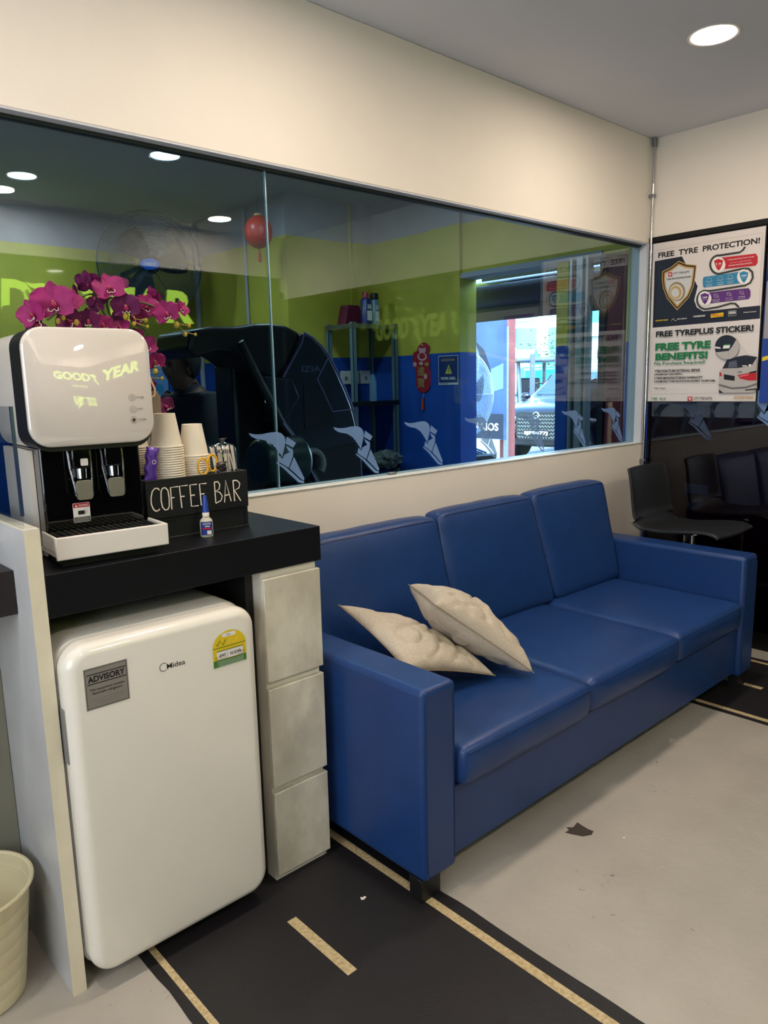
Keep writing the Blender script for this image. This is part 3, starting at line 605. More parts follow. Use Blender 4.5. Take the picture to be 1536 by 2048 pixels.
# paper by the wall
# ------------------------------------------------------------------ orchid
def orchid():
    t = thing('orchid_plant', 'artificial magenta orchid with arching sprays behind the water dispenser', 'orchid', (1.06, -.075, BZ))
    base = Vector(t.location)
    MB().lathe([(.0001, 0), (.038, 0), (.05, .02), (.055, .09), (.05, .095), (.047, .09), (.0001, .085)], seg=24).build('pot', M_plastic_white, t, smooth=True)
    def W(px, py, y): return on('y', y, px, py)-base
    stems = [[(0, 0, .08), W(310, 800, -.12), W(270, 700, -.14), W(210, 630, -.17), W(190, 590, -.18), W(150, 600, -.2), W(95, 640, -.22)],
             [(0, 0, .08), W(300, 760, -.1), W(230, 650, -.15), W(215, 600, -.17), W(250, 600, -.19), W(300, 610, -.19), W(350, 640, -.2), W(368, 672, -.2)],
             [(0, 0, .08), W(305, 820, -.12), W(285, 720, -.14), W(262, 655, -.16), W(290, 660, -.16), W(305, 700, -.17), W(312, 760, -.17)]]
    for s in stems:
        # smooth the path
        P = [Vector(p) for p in s]; Q = []
        for i in range(len(P)-1):
            p0, p1, p2, p3 = P[max(i-1, 0)], P[i], P[i+1], P[min(i+2, len(P)-1)]
            for k in range(6):
                u = k/6; Q.append(.5*((2*p1)+(p2-p0)*u+(2*p0-5*p1+4*p2-p3)*u*u+(3*p1-p0-3*p2+p3)*u**3))
        Q.append(P[-1]); MB().tube(Q, .0028, 6).build('stem', M_stem, t, smooth=True)
    def petal(mb, L, Wd, ang, tilt, Mx, cup_=.25):
        nu, nv = 6, 7; V = []
        for i in range(nu+1):
            r = i/nu
            wd = Wd*(.16+.84*math.sin(PI*min(1, r*.90+.06)**.9)**.55) if r < 1 else Wd*.30
            for j in range(nv+1):
                s_ = j/nv*2-1
                x = s_*wd/2; y = r*L*(1-.06*s_*s_); z = cup_*L*(r*r*.5-.28*s_*s_)+.04*L*math.sin(s_*5+r*4)*r
                v = Matrix.Rotation(ang, 4, 'Z') @ (Matrix.Rotation(tilt, 4, 'X') @ Vector((x, y, z))); V.append(Mx @ v)
        F = [(i*(nv+1)+j, i*(nv+1)+j+1, (i+1)*(nv+1)+j+1, (i+1)*(nv+1)+j) for i in range(nu) for j in range(nv)]
        mb.verts_faces(V, F)
    def flower(p, S, face, roll, dark):
        # face: direction the bloom looks
        q = Vector(face).normalized().to_track_quat('Z', 'Y').to_matrix().to_4x4()
        Mx = Matrix.Translation(p) @ q @ Matrix.Rotation(roll, 4, 'Z')
        m = M_petal_d if dark else M_petal
        mb = MB()
        S *= 1.16
        for a in (0, 2.15, -2.15): petal(mb, S*.95, S*.70, a, .12, Matrix.Translation((0, 0, 0)), .12)
        for a in (1.25, -1.25): petal(mb, S*1.0, S*1.15, a, .22, Matrix.Translation((0, 0, .002)), .18)
        fl = mb.build('flower', m, t, smooth=True, recalc=False, M=Mx)
        li = MB(); li.ball((0, -.12*S, .12*S), .17*S, 10, (1, 1.3, 1)); petal(li, S*.45, S*.35, PI, .9, Matrix.Translation((0, 0, .06*S)), .4)
        li.build('lip', M_lip, fl, smooth=True, M=Mx)
        cc = MB(); cc.ball((0, .02*S, .16*S), .075*S, 8)
        cc.build('column', M_bud, fl, smooth=True, M=Mx)
        cw = MB()
        for s2 in (-1, 1): cw.tube([(0, -.3*S, .2*S), (s2*.1*S, -.42*S, .3*S), (s2*.22*S, -.4*S, .38*S), (s2*.2*S, -.3*S, .42*S)], .0009, 5)
        cw.build('tendril', M_paper, fl, smooth=True, M=Mx)
    f = lambda dx, dz: (-.55+dx, -.75, dz)
    FL = [(108, 606, -.24, .050, f(.1, .1), .1, 0), (66, 628, -.22, .036, f(-.5, .0), .4, 0), (75, 650, -.21, .032, f(-.2, -.2), 2.0, 1), (135, 640, -.19, .034, f(.5, -.1), .8, 1), (140, 600, -.20, .030, f(.6, .3), -.5, 0),
          (175, 568, -.18, .034, (.5, .6, .5), 0, 1), (190, 600, -.17, .032, (.8, .5, -.1), 2.4, 1), (150, 590, -.17, .028, (-.4, .6, 0), 2.4, 1),
          (218, 578, -.20, .041, f(.3, .35), .2, 0), (252, 612, -.21, .037, f(.1, -.1), .1, 1), (238, 568, -.17, .025, f(.6, .6), 0, 1), (292, 613, -.18, .034, f(.4, .1), -.3, 0), (280, 632, -.19, .026, f(-.1, -.4), .6, 0),
          (334, 626, -.21, .035, f(.0, .0), .3, 0), (362, 618, -.2, .022, f(.7, .1), -.6, 0), (305, 590, -.17, .022, (.6, .2, .4), .9, 0),
          (177, 640, -.19, .030, f(.1, -.1), 0, 1), (205, 648, -.18, .026, f(.5, -.1), .3, 0), (150, 655, -.18, .022, f(-.2, 0), 0, 0), (240, 655, -.17, .028, f(.0, .5), 0, 0), (236, 636, -.16, .026, (.6, .4, .0), 0, 1),
          (290, 695, -.17, .034, f(.3, .3), .4, 0), (310, 722, -.17, .028, f(.4, -.2), .2, 0), (272, 672, -.15, .022, f(.2, .2), .2, 0), (296, 775, -.13, .030, f(-.3, .1), 1, 1), (288, 820, -.12, .032, f(-.1, .3), 0, 1), (330, 812, -.12, .028, f(.6, .1), .5, 1), (290, 755, -.13, .024, f(.2, 0), 2, 1)]
    for px, py, y, S, fc, rl, dk in FL: flower(W(px, py, y), S, fc, rl, dk)
    def bud(px, py, y, r): 
        MB().ball(W(px, py, y), r, 10, (1, 1, 1.25)).build('bud', M_bud, t, smooth=True)
    def sprig(pts, buds):
        MB().tube([W(*p) for p in pts], .0012, 5).build('bud_stalk', M_bud, t, smooth=True)
        for b_ in buds: bud(*b_)
    sprig([(262, 628, -.2), (270, 638, -.21), (292, 641, -.21)], [(252, 633, -.21, .0085), (292, 641, -.21, .0060)])
    sprig([(268, 632, -.2), (272, 646, -.21), (294, 653, -.21)], [(268, 648, -.21, .0058), (295, 653, -.21, .0045)])
    sprig([(350, 645, -.2), (366, 650, -.2), (378, 651, -.2)], [(353, 650, -.2, .0085), (378, 651, -.2, .0060)])
    sprig([(355, 652, -.2), (370, 664, -.2), (390, 669, -.2)], [(371, 669, -.2, .0055), (391, 669, -.2, .0042)])
    sprig([(120, 632, -.22), (128, 640, -.22)], [(116, 642, -.23, .0062), (127, 636, -.23, .0055), (153, 645, -.22, .0068)])
    sprig([(288, 745, -.17), (300, 755, -.18), (324, 757, -.18)], [(311, 743, -.17, .0080), (298, 759, -.18, .0055), (324, 757, -.18, .0050)])
orchid()
# waste bin
t = thing('waste_bin', 'cream plastic waste bin on the floor left of the side panel', 'bin', (.332, -.335, 0))
prof = [(.0001, .003), (.108, .003), (.110, .0)]
prof = [(.0001, 0), (.105, 0), (.109, .004)]
for k in range(1, 7): z = .042*k; r = .109+.036*z/.3; prof += [(r, z-.002), (r-.0006, z), (r+.0002, z+.002)]
prof += [(.146, .292), (.152, .294), (.155, .298), (.153, .302), (.148, .303), (.144, .298), (.103, .006), (.0001, .005)]
MB().lathe(prof, seg=56).build('bucket', mat('cream_plastic', (216, 208, 176), .45, col2=(206, 196, 160), scale=6), t, smooth=True, angle=30)
MB().torus((0, 0, .27), .1405, .0011).build('rim_ridge', MATS['cream_plastic'], t, smooth=True)
# paper at the wall by the box
tag(MB().box(1.34, -.075, 0, 1.42, -.004, .0025, Matrix.Translation((0, 0, 1.06))).build('paper_note', M_paper), 'white paper slip on the sofa back ledge beside the coffee box', 'paper') if False else None

# ------------------------------------------------------------------ sofa
def hull_cushion(corners, name, parent, m, puff=.012, bev=.02, L=None, seam_top=True):
    """corners: 8 points (bottom 4, top 4) -> subdivided puffy block"""
    c = [Vector(p) for p in corners]; n = 10; V = {}; b = MB(); bm = b.b
    def P(u, v, w_):
        lo = (c[0]*(1-u)+c[1]*u)*(1-v)+(c[3]*(1-u)+c[2]*u)*v; hi = (c[4]*(1-u)+c[5]*u)*(1-v)+(c[7]*(1-u)+c[6]*u)*v
        return lo*(1-w_)+hi*w_
    cen = sum(c, Vector())/8
    ex, ey, ez = (c[1]-c[0]), (c[3]-c[0]), (c[4]-c[0])
    dims = (ex.length, ey.length, ez.length); ax = [e.normalized() for e in (ex, ey, ez)]
    def pos(u, v, w_):
        # rounded corners: pull in
        p = P(u, v, w_)
        q = [(u*2-1), (v*2-1), (w_*2-1)]
        off = Vector()
        for k in range(3):
            o1, o2 = [q[j] for j in range(3) if j != k]
            off += ax[k]*q[k]*puff*(1-o1**4)*(1-o2**4)*(abs(q[k])**6)
        wr = noise.noise(p*9)*.004+noise.noise(p*25)*.0012
        return p+off+(p-cen).normalized()*wr
    idx = {}
    def vert(i, j, k):
        if (i, j, k) not in idx: idx[(i, j, k)] = bm.verts.new(pos(i/N[0], j/N[1], k/N[2]))
        return idx[(i, j, k)]
    N = [max(4, int(d/.03)) for d in dims]
    for k in (0, N[2]):
        for i in range(N[0]):
            for j in range(N[1]): bm.faces.new([vert(i, j, k), vert(i+1, j, k), vert(i+1, j+1, k), vert(i, j+1, k)])
    for j in (0, N[1]):
        for i in range(N[0]):
            for k in range(N[2]): bm.faces.new([vert(i, j, k), vert(i+1, j, k), vert(i+1, j, k+1), vert(i, j, k+1)])
    for i in (0, N[0]):
        for j in range(N[1]):
            for k in range(N[2]): bm.faces.new([vert(i, j, k), vert(i, j+1, k), vert(i, j+1, k+1), vert(i, j, k+1)])
    # round the block's edges by smoothing the outer vertices
    for _ in range(3): bmesh.ops.smooth_vert(bm, verts=bm.verts, factor=bev*20, use_axis_x=True, use_axis_y=True, use_axis_z=True)
    o = b.build(name, m, parent, smooth=True, sub=1, M=L)
    return o, pos
def sofa():
    t = thing('sofa', 'long blue leather three-seat sofa below the window', 'sofa', (2.514, -.45, 0))
    L = Matrix.Translation((-2.514, .45, 0))
    SF = -.896
    def arm(x0, x1):
        a = MB(); a.box(x0, SF, .07, x1, -.03, .659)
        ar = a.build('arm', M_sofa, t, bevel=.018, bseg=4, M=L)
        sm = MB()
        for x in (x0+.012, x1-.012): sm.tube([(x, SF+.001, .10), (x, SF-.0012, .62), (x+(.006 if x < (x0+x1)/2 else -.006), SF+.004, .650)], .0014, 6)
        sm.tube([(x0+.018, SF+.004, .6515), (x1-.018, SF+.004, .6515)], .0016, 6)
        sm.build('stitching', M_seam, ar, smooth=True, M=L)
    arm(1.369, 1.509); arm(3.517, 3.659)
    MB().box(1.507, -.872, .082, 3.519, -.06, .312).build('base', M_sofa, t, bevel=.008, bseg=3, M=L)
    MB().box(1.507, -.06, .09, 3.519, -.022, .90).build('back_frame', M_sofa, t, bevel=.015, bseg=3, M=L)
    xs = [1.511, 2.200, 2.872, 3.515]; fy = [-.925, -.915, -.905]
    for i in range(3):
        x0, x1 = xs[i]+.002, xs[i+1]-.002; f = fy[i]; zt = .448; zb = .314
        cor = [(x0, f+.006, zb), (x1, f+.006, zb), (x1, -.13, zb), (x0, -.13, zb), (x0, f, zt), (x1, f, zt), (x1, -.13, zt+.004), (x0, -.13, zt+.004)]
        o, pos = hull_cushion(cor, 'seat_cushion', t, M_sofa, .010, .02, L)
        s_ = MB(); s_.tube([(x0+.016, f+.16*0-.000, zt-.016), (x0+.02, f-.0035, zt-.015)]+[(x0+(x1-x0)*k/20, f-.0055+.0005, zt-.014) for k in range(1, 20)]+[(x1-.02, f-.0035, zt-.015)], .0016, 6)
        for x in (x0+.045, x1-.045): s_.tube([(x, f+.05+(.87+f)*0, zt+.0075), (x, f+.25, zt+.0115), (x, -.35, zt+.012)], .0001, 4)
        s_.build('stitching', M_seam, o, smooth=True, M=L)
    top = [(1.50, 2.225), (2.232, 2.872), (2.885, 3.515)]; bot = [(1.50, 2.235), (2.24, 2.93), (2.94, 3.515)]; zt = [.945, .958, .965]
    for i in range(3):
        a0, a1 = top[i]; b0, b1 = bot[i]; z = zt[i]
        cor = [(b0, -.268, .45), (b1, -.268, .45), (b1, -.065, .45), (b0, -.065, .45), (a0, -.150, z-.004), (a1, -.150, z), (a1, -.050, z), (a0, -.050, z-.004)]
        o, pos = hull_cushion(cor, 'back_cushion', t, M_sofa, .013, .02, L)
        s_ = MB(); s_.tube([(a0+.03+(a1-a0-.06)*k/20, -.1525, z-.012+(.003 if 0 < k < 20 else 0)) for k in range(21)], .0015, 6)
        s_.build('stitching', M_seam, o, smooth=True, M=L)
    for x in (1.40, 3.60):
        for y in (-.86, -.10):
            MB().box(x-.03 if x < 2 else x-.05, y-.02, 0, x+.05 if x < 2 else x+.03, y+.03, .073).build('foot', M_blackmat, t, bevel=.002, M=L)
sofa()
# pillows
def pillow(A, B, Cc, D, label, thick, seedv, low):
    A, B, Cc, D = map(Vector, (A, B, Cc, D)); cen = (A+B+Cc+D)/4
    t = thing('throw_pillow', label, 'pillow', cen)
    nrm = ((Cc-A).cross(D-B)).normalized()
    if nrm.z < 0: nrm = -nrm
    n = 40; mb = MB(); vt = {}
    def base(u, v):
        # pinch the sides in between the corners
        s_ = u*2-1; r = v*2-1
        pu = (1-r*r)*.055; pv = (1-s_*s_)*.055
        uu = .5+(u-.5)*(1-pu*2); vv = .5+(v-.5)*(1-pv*2)
        return (A*(1-uu)+B*uu)*(1-vv)+(D*(1-uu)+Cc*uu)*vv
    def hgt(u, v):
        s_ = u*2-1; r = v*2-1
        h = thick*((1-s_*s_)*(1-r*r))**.42
        p = Vector((u*3.1+seedv, v*3.1, seedv))
        wr = (noise.noise(p)*.020-(1-min(1, abs(noise.noise(p*1.7))*4.5))*.021+noise.noise(p*5)*.006)*((1-s_**4)*(1-r**4))
        return h+wr
    for side in (1, -1):
        for i in range(n+1):
            for j in range(n+1):
                edge = i in (0, n) or j in (0, n)
                if edge and side < 0: vt[(side, i, j)] = vt[(1, i, j)]; continue
                u, v = i/n, j/n; p = base(u, v)-cen
                if not edge: p = p+nrm*side*hgt(u, v)*(1 if side > 0 else low)
                vt[(side, i, j)] = mb.b.verts.new(p)
        for i in range(n):
            for j in range(n): mb.b.faces.new([vt[(side, i, j)], vt[(side, i+1, j)], vt[(side, i+1, j+1)], vt[(side, i, j+1)]])
    mb.build('cushion_cover', M_pillow, t, smooth=True, sub=1)
    rim = [base(i/n, 0) for i in range(n)]+[base(1, i/n) for i in range(n)]+[base(1-i/n, 1) for i in range(n)]+[base(0, 1-i/n) for i in range(n)]
    MB().tube([p-cen for p in rim], .0017, 6, closed=True).build('seam', M_pipe, t, smooth=True)
pillow((1.572, -.285, .738), (1.545, -.655, .600), (1.950, -.680, .478), (1.960, -.33, .56), 'beige linen throw pillow lying behind the left arm of the sofa', .066, 1.3, .30)
pillow((1.895, -.305, .750), (1.735, -.590, .768), (2.060, -.765, .480), (2.235, -.44, .535), 'beige linen throw pillow leaning on the other pillow, further from the sofa arm', .085, 5.1, 1.05)

# ------------------------------------------------------------------ bar stool
def stool():
    t = thing('bar_stool', 'black leather bar stool with chrome pole between sofa and glass wall', 'bar stool', (3.86, -.46, 0))
    prof = [(.29, 1.018), (.275, .97), (.262, .90), (.25, .82), (.235, .755), (.19, .708), (.11, .688), (.02, .690), (-.08, .702), (-.17, .708), (-.225, .700), (-.245, .685)]
    P = [Vector((0, p[0], p[1])) for p in prof]; Q = []
    for i in range(len(P)-1):
        p0, p1, p2, p3 = P[max(i-1, 0)], P[i], P[i+1], P[min(i+2, len(P)-1)]
        for k in range(4):
            u = k/4; Q.append(.5*((2*p1)+(p2-p0)*u+(2*p0-5*p1+4*p2-p3)*u*u+(3*p1-p0-3*p2+p3)*u**3))
    Q.append(P[-1]); n = len(Q); th = .03; V = []; F = []; nx = 12
    hw = [.215 if i > n*.35 else .20+.015*i/(n*.35) for i in range(n)]
    for side in (0, 1):
        for i, q in enumerate(Q):
            tn = (Q[min(i+1, n-1)]-Q[max(i-1, 0)]).normalized(); nn = Vector((0, tn.z, -tn.y))
            e = min(1, min(i, n-1-i)/2+.35)
            for k in range(nx+1):
                s_ = k/nx*2-1; ee = (1-abs(s_)**8)*.7+.3
                V.append(Vector((s_*hw[i], q.y, q.z))+nn*(th/2*e*ee if side else -th/2*e*ee)+Vector((0, 0, .012*s_*s_ if i > n*.5 else 0))+Vector((0, -.03*s_*s_ if i < n*.4 else 0, 0)))
    m = n*(nx+1)
    for o in (0, m):
        for i in range(n-1):
            for k in range(nx): F.append((o+i*(nx+1)+k, o+i*(nx+1)+k+1, o+(i+1)*(nx+1)+k+1, o+(i+1)*(nx+1)+k))
    for i in range(n-1):
        for k in (0, nx): F.append((i*(nx+1)+k, (i+1)*(nx+1)+k, m+(i+1)*(nx+1)+k, m+i*(nx+1)+k))
    for i in (0, n-1):
        for k in range(nx): F.append((i*(nx+1)+k, i*(nx+1)+k+1, m+i*(nx+1)+k+1, m+i*(nx+1)+k))
    sh = MB().verts_faces(V, F).build('seat_shell', M_leather, t, smooth=True, sub=1)
    for k in (0, nx): 
        MB().tube([V[i*(nx+1)+k]*1 for i in range(0, n)], .0022, 6).build('piping', M_blackmat, sh, smooth=True)
    MB().lathe([(.03, .38), (.03, .66), (.06, .665), (.06, .675)], seg=24).build('upper_pole', M_chrome, t, smooth=True)
    MB().lathe([(.038, .02), (.036, .40)], seg=24).build('lower_pole', M_chrome, t, smooth=True)
    MB().lathe([(.19, 0), (.19, .006), (.17, .014), (.06, .024), (.04, .035)], seg=40).build('base_plate', M_chrome, t, smooth=True)
    MB().tube([(-.02, -.0, .655), (-.10, -.02, .625), (-.16, -.03, .60)], .005, 8).build('height_lever', M_chrome, t, smooth=True)
    MB().torus((0, -.10, .30), .12, .009, seg=32).build('footrest', M_chrome, t, smooth=True)
stool()
# ------------------------------------------------------------------ posters on the right glass
PXP = RX-.009
def poster():
    def q(zx, zy): p = on('x', PXP, 1290+zx/5.687, 460+zy/5.687); return (-p.y, p.z)
    t = thing('poster', 'large white and navy poster headed FREE TYRE PROTECTION on the right glass wall', 'poster', (RX-.006, -.335, 1.354))
    L = Matrix.Translation(-Vector(t.location))
    u0, u1, v0, v1 = .022, .645, 1.354, 2.254
    MB().box(RX-.008, -u1, v0, RX+.005, -u0, v1).build('sheet', M_ink, t, M=L)
    P = Print(Vector((PXP, 0, 0))-t.location, (0, -1, 0), (0, 0, 1)); O = t.location
    def Q(x, y): u, v = q(x, y); return (u, v)
    R_ = lambda m, *pts: P.poly([Q(*p) for p in pts], m)
    P.rect(u0+.004, v0+.005, u1-.004, v1-.004, M_poster)
    vm = q(90, 1112)[1]; vb = q(1000//1, 1975)[1]
    # upper half: navy left lower field
    R_(M_navy, (112, 356), (420, 300), (600, 640), (560, 800), (590, 880), (660, 925), (1312, 858), (1308, 1008), (88, 1112))
    def T(s, a, b, m, bold=.02, shear=0): (x0, y0), (x1, y1) = Q(*a), Q(*b); P.text(s, x0, y0, x1, y1, m, bold, shear)
    T('FREE  TYRE  PROTECTION!', (150, 322), (1312, 82), M_ink, .035)
    # shield
    sh = [(385, 350), (480, 388), (588, 398), (575, 520), (555, 640), (500, 770), (365, 915), (250, 780), (205, 660), (192, 560), (197, 470), (290, 425)]
    cx, cy = 385, 610
    for k, m in ((1.0, M_gold), (.95, M_ink), (.88, M_gold), (.80, mat('shield_pearl', (206, 204, 204), .3))):
        R_(m, *[(cx+(x-cx)*k, cy+(y-cy)*k) for x, y in sh])
    for r, m in ((105, mat('tyre_bronze', (150, 132, 96), .4)), (85, MATS['shield_pearl']), (70, M_gold), (50, MATS['shield_pearl'])):
        R_(m, *[(365+(r*.9)*math.cos(2*PI*i/28)-(105-r)*.35, 700+(r*1.05)*math.sin(2*PI*i/28)+(105-r)*.25) for i in range(28)])
    R_(M_red, (265, 484), (312, 478), (312, 528), (265, 534)); T('CITY TYRE AUTO', (325, 508), (506, 462), M_ink, .02); T('TYRE PROTECTION PLAN', (245, 574), (523, 520), M_ink, .03)
    T('W', (272, 524), (305, 490), M_pwhite, .03)
    # road ribbon
    def arc(cx, cy, r, a0, a1, n=14, k=1.08): return [(cx+r*math.cos(a0+(a1-a0)*i/n), cy+r*k*math.sin(a0+(a1-a0)*i/n)) for i in range(n+1)]
    rb = [(1140, 190), (1120, 225), (1080, 255), (840, 292)]+arc(842, 395, 98, -PI/2, -3*PI/2, 14)+[(1010, 462), (1120, 440)]+[(1180, 440), (1222, 480), (1228, 545), (1200, 600), (1140, 632)]+[(760, 692), (700, 695)]+arc(692, 795, 98, -PI/2, -3*PI/2, 14)+[(820, 880), (980, 835), (1030, 840), (1070, 880)]
    rq = [Q(*p) for p in rb]
    P.line(rq, .0180, M_pgrey); P.line(rq, .0170, M_poster); P.line(rq, .0105, M_ink); P.line(rq, .0005, M_pgrey)
    def pill(a, b, c, d, m): # corners in zoom px: left-top, right-top, right-bottom, left-bottom
        n = 5; pts = []
        P.poly([Q(*a), Q(*b), Q(b[0]+22, (b[1]*3+c[1])/4), Q(c[0]+22, (b[1]+c[1]*3)/4), Q(*c), Q(*d), Q(d[0]-10, (a[1]+d[1]*3)/4), Q(a[0]-10, (a[1]*3+d[1])/4)], m)
    pill((850, 318), (1262, 268), (1262, 405), (850, 450), M_red); pill((670, 535), (1120, 470), (1120, 600), (670, 655), M_cyan); pill((690, 715), (1180, 660), (1180, 785), (690, 840), M_purple)
    def badge(x, y, rx, m, s1, s2):
        P.poly([Q(x+rx*1.1*math.cos(2*PI*i/24), y+rx*1.22*math.sin(2*PI*i/24)) for i in range(24)], M_pwhite)
        P.poly([Q(x+a*rx, y+b*rx) for a, b in ((0, -.95), (.35, -.8), (.72, -.72), (.62, .0), (.35, .6), (0, 1.0), (-.35, .6), (-.62, .0), (-.72, -.65), (-.35, -.8))], m)
        T(s1, (x-rx*.45, y+rx*.05), (x+rx*.45, y-rx*.35), M_pwhite, .02); T(s2, (x-rx*.42, y+rx*.28), (x+rx*.42, y+rx*.14), M_pwhite)
    badge(840, 394, 70, M_red, '12', 'MONTHS'); badge(1128, 533, 70, M_cyan, 'TPP', 'REPAIR'); badge(684, 780, 68, M_purple, 'TPP', 'REPLACE')
    T('TYRE PROTECTION PLAN', (942, 350), (1245, 296), M_pwhite, .01); T('UP TO 12 MONTHS*', (972, 380), (1210, 340), M_pwhite, .01); T('FROM INSTALLATION', (955, 415), (1222, 366), M_pwhite, .01)
    for x, y, s1, s2 in ((735, 570, 'Driving', 'Punctures'), (862, 552, 'Unavoidable', 'Road'), (975, 538, 'Cuts By Sharp', 'Objects')):
        P.line([Q(x+26*math.cos(2*PI*i/14), y+26*math.sin(2*PI*i/14)) for i in range(14)], .0009, M_pwhite, True); P.line([Q(x-45, y+22), Q(x+38, y+12)], .0008, M_pwhite)
        T(s1, (x-38, y+55), (x+38, y+38), M_pwhite); T(s2, (x-30, y+75), (x+32, y+58), M_pwhite)
    for x, y, s1, s2 in ((815, 750, 'Road', 'Accident'), (962, 730, 'Racing or misuse', 'road or unauthorised'), (1105, 715, 'Willful', 'Damage')):
        P.line([Q(x+24*math.cos(2*PI*i/14), y+20*math.sin(2*PI*i/14)) for i in range(14)], .0009, M_pwhite, True); P.line([Q(x-30, y-20), Q(x+34, y+22)], .0008, M_pwhite)
        T(s1, (x-38, y+52), (x+40, y+36), M_pwhite); T(s2, (x-40, y+72), (x+42, y+56), M_pwhite)
    T('GOODYEAR', (125, 1042), (270, 1014), M_yellow, .02, .3); T('MICHELIN', (372, 1022), (485, 998), M_pwhite, .01, .3); P.line([Q(308, 1030), Q(335, 1005), Q(345, 1030), Q(368, 1028)], .002, M_pwhite)
    T('HANKOOK', (560, 995), (695, 964), M_pwhite, .03, .2); R_(M_red, (535, 992), (562, 974), (566, 984)); R_(M_yellow, (755, 958), (900, 938), (900, 984), (755, 1000)); T('PIRELLI', (765, 990), (892, 950), M_red, .02)
    P.line([Q(955, 925), Q(1045, 915), Q(1045, 972), Q(955, 980)], .0014, M_pwhite, True); T('NEXEN', (960, 960), (1042, 925), M_pwhite, .03); T('TRIANGLE', (1125, 945), (1275, 922), M_pwhite, .02, .2)
    # lower half
    T('FREE TYREPLUS STICKER!', (132, 1220), (1245, 1075), M_ink, .04)
    T('FREE TYRE', (125, 1375), (758, 1255), M_green, .05); T('BENEFITS!', (125, 1485), (725, 1375), M_green, .05); T('No Purchase Required!', (115, 1545), (693, 1482), M_green, .02)
    T('TYRE PUNCTURE EXTERNAL REPAIR', (118, 1622), (637, 1576), M_ink, .03); T('UNLIMITED GAS REFILL', (115, 1655), (438, 1626), M_ink, .03)
    T('5 YEAR MANUFACTURING WARRANTY', (114, 1700), (664, 1660), M_ink, .03); T('UNLIMITED TYRE ROTATION (EVERY 10,000 KM)', (112, 1742), (806, 1700), M_ink, .03); T("*T&C's Apply", (108, 1812), (242, 1790), M_ink)
    # car picture
    car_w = mat('printed_car_silver', (184, 178, 176), .4)
    R_(car_w, (890, 1575), (945, 1470), (1060, 1440), (1180, 1415), (1285, 1440), (1282, 1800), (1240, 1850), (850, 1852), (845, 1760), (855, 1610))
    R_(M_navy, (890, 1575), (945, 1470), (1060, 1440), (1150, 1425), (1285, 1445), (1220, 1545), (1060, 1570)); R_(M_pwhite, (1115, 1540), (1165, 1540), (1175, 1550), (1120, 1552)); R_(M_pwhite, (1188, 1530), (1218, 1526), (1218, 1548), (1188, 1552))
    R_(mat('printed_window_grey', (84, 88, 104), .4), (955, 1565), (965, 1500), (1050, 1480), (1060, 1560))
    R_(M_ink, (905, 1640), (1030, 1660), (1028, 1715), (908, 1700)); R_(M_red, (855, 1612), (880, 1630), (882, 1660), (858, 1665)); R_(M_red, (1060, 1650), (1200, 1625), (1278, 1600), (1278, 1710), (1190, 1712), (1090, 1690)); R_(M_ink, (1190, 1618), (1278, 1598), (1278, 1620), (1200, 1630))
    R_(mat('printed_red_glow', (226, 120, 120), .4), (1075, 1660), (1190, 1640), (1190, 1650), (1085, 1672)); R_(mat('printed_shadow_grey', (110, 106, 106), .4), (850, 1750), (1000, 1790), (1160, 1780), (1282, 1740), (1282, 1760), (1160, 1800), (1000, 1810), (850, 1770)); R_(M_ink, (850, 1815), (900, 1850), (852, 1852)); R_(M_ink, (1150, 1815), (1278, 1800), (1278, 1815), (1150, 1826))
    T('X3', (1062, 1625), (1110, 1605), M_ink, .02)
    P.poly([Q(943+140*math.cos(2*PI*i/36), 1333+140*math.sin(2*PI*i/36)) for i in range(36)], M_pgrey); P.poly([Q(943+136*math.cos(2*PI*i/36), 1333+136*math.sin(2*PI*i/36)) for i in range(36)], MATS['printed_car_silver'])
    P.poly([Q(943+136*math.cos(a), 1333+136*math.sin(a)) for a in (2.7+(5.6-2.7)*i/18 for i in range(19))]+[Q(1000, 1330), Q(960, 1375)], M_navy)
    R_(M_pwhite, (808, 1325), (868, 1335), (872, 1352), (808, 1345)); R_(M_pwhite, (910, 1300), (985, 1296), (970, 1345), (895, 1350)); R_(M_green, (910, 1300), (985, 1296), (982, 1310), (908, 1314))
    P.line([Q(1082, 1290), Q(1180, 1420), Q(1225, 1520)], .0006, M_ink); P.line([Q(968, 1360), Q(955, 1470), Q(1190, 1545)], .0006, M_ink)
    P.line([Q(*p) for p in ((85, 1190), (62, 1830), (80, 1868), (1240, 1850), (1262, 1830), (1285, 1440))], .0007, M_ink)
    P.line([Q(*p) for p in ((112, 350), (115, 270), (150, 232), (1320, 38), (1350, 45), (1312, 850))], .0006, M_ink)
    T('TYRE', (80, 1935), (155, 1905), M_green, .02, .2); T('PLUS', (175, 1935), (250, 1905), M_green, .02, .2); T('GOODYEAR', (1018, 1922), (1242, 1888), M_gold, .03, .3)
    R_(M_red, (497, 1895), (550, 1893), (548, 1942), (495, 1944)); T('W', (505, 1938), (542, 1900), M_pwhite, .03); T('CITY TYRE AUTO', (566, 1930), (775, 1900), M_ink, .02)
    # the print was laid out in wall coordinates: shift to the poster's own frame
    P.mb.b.transform(Matrix.Translation((0, -O.y*0, 0)))
    o = P.build('print', t); return o
poster_print = poster()
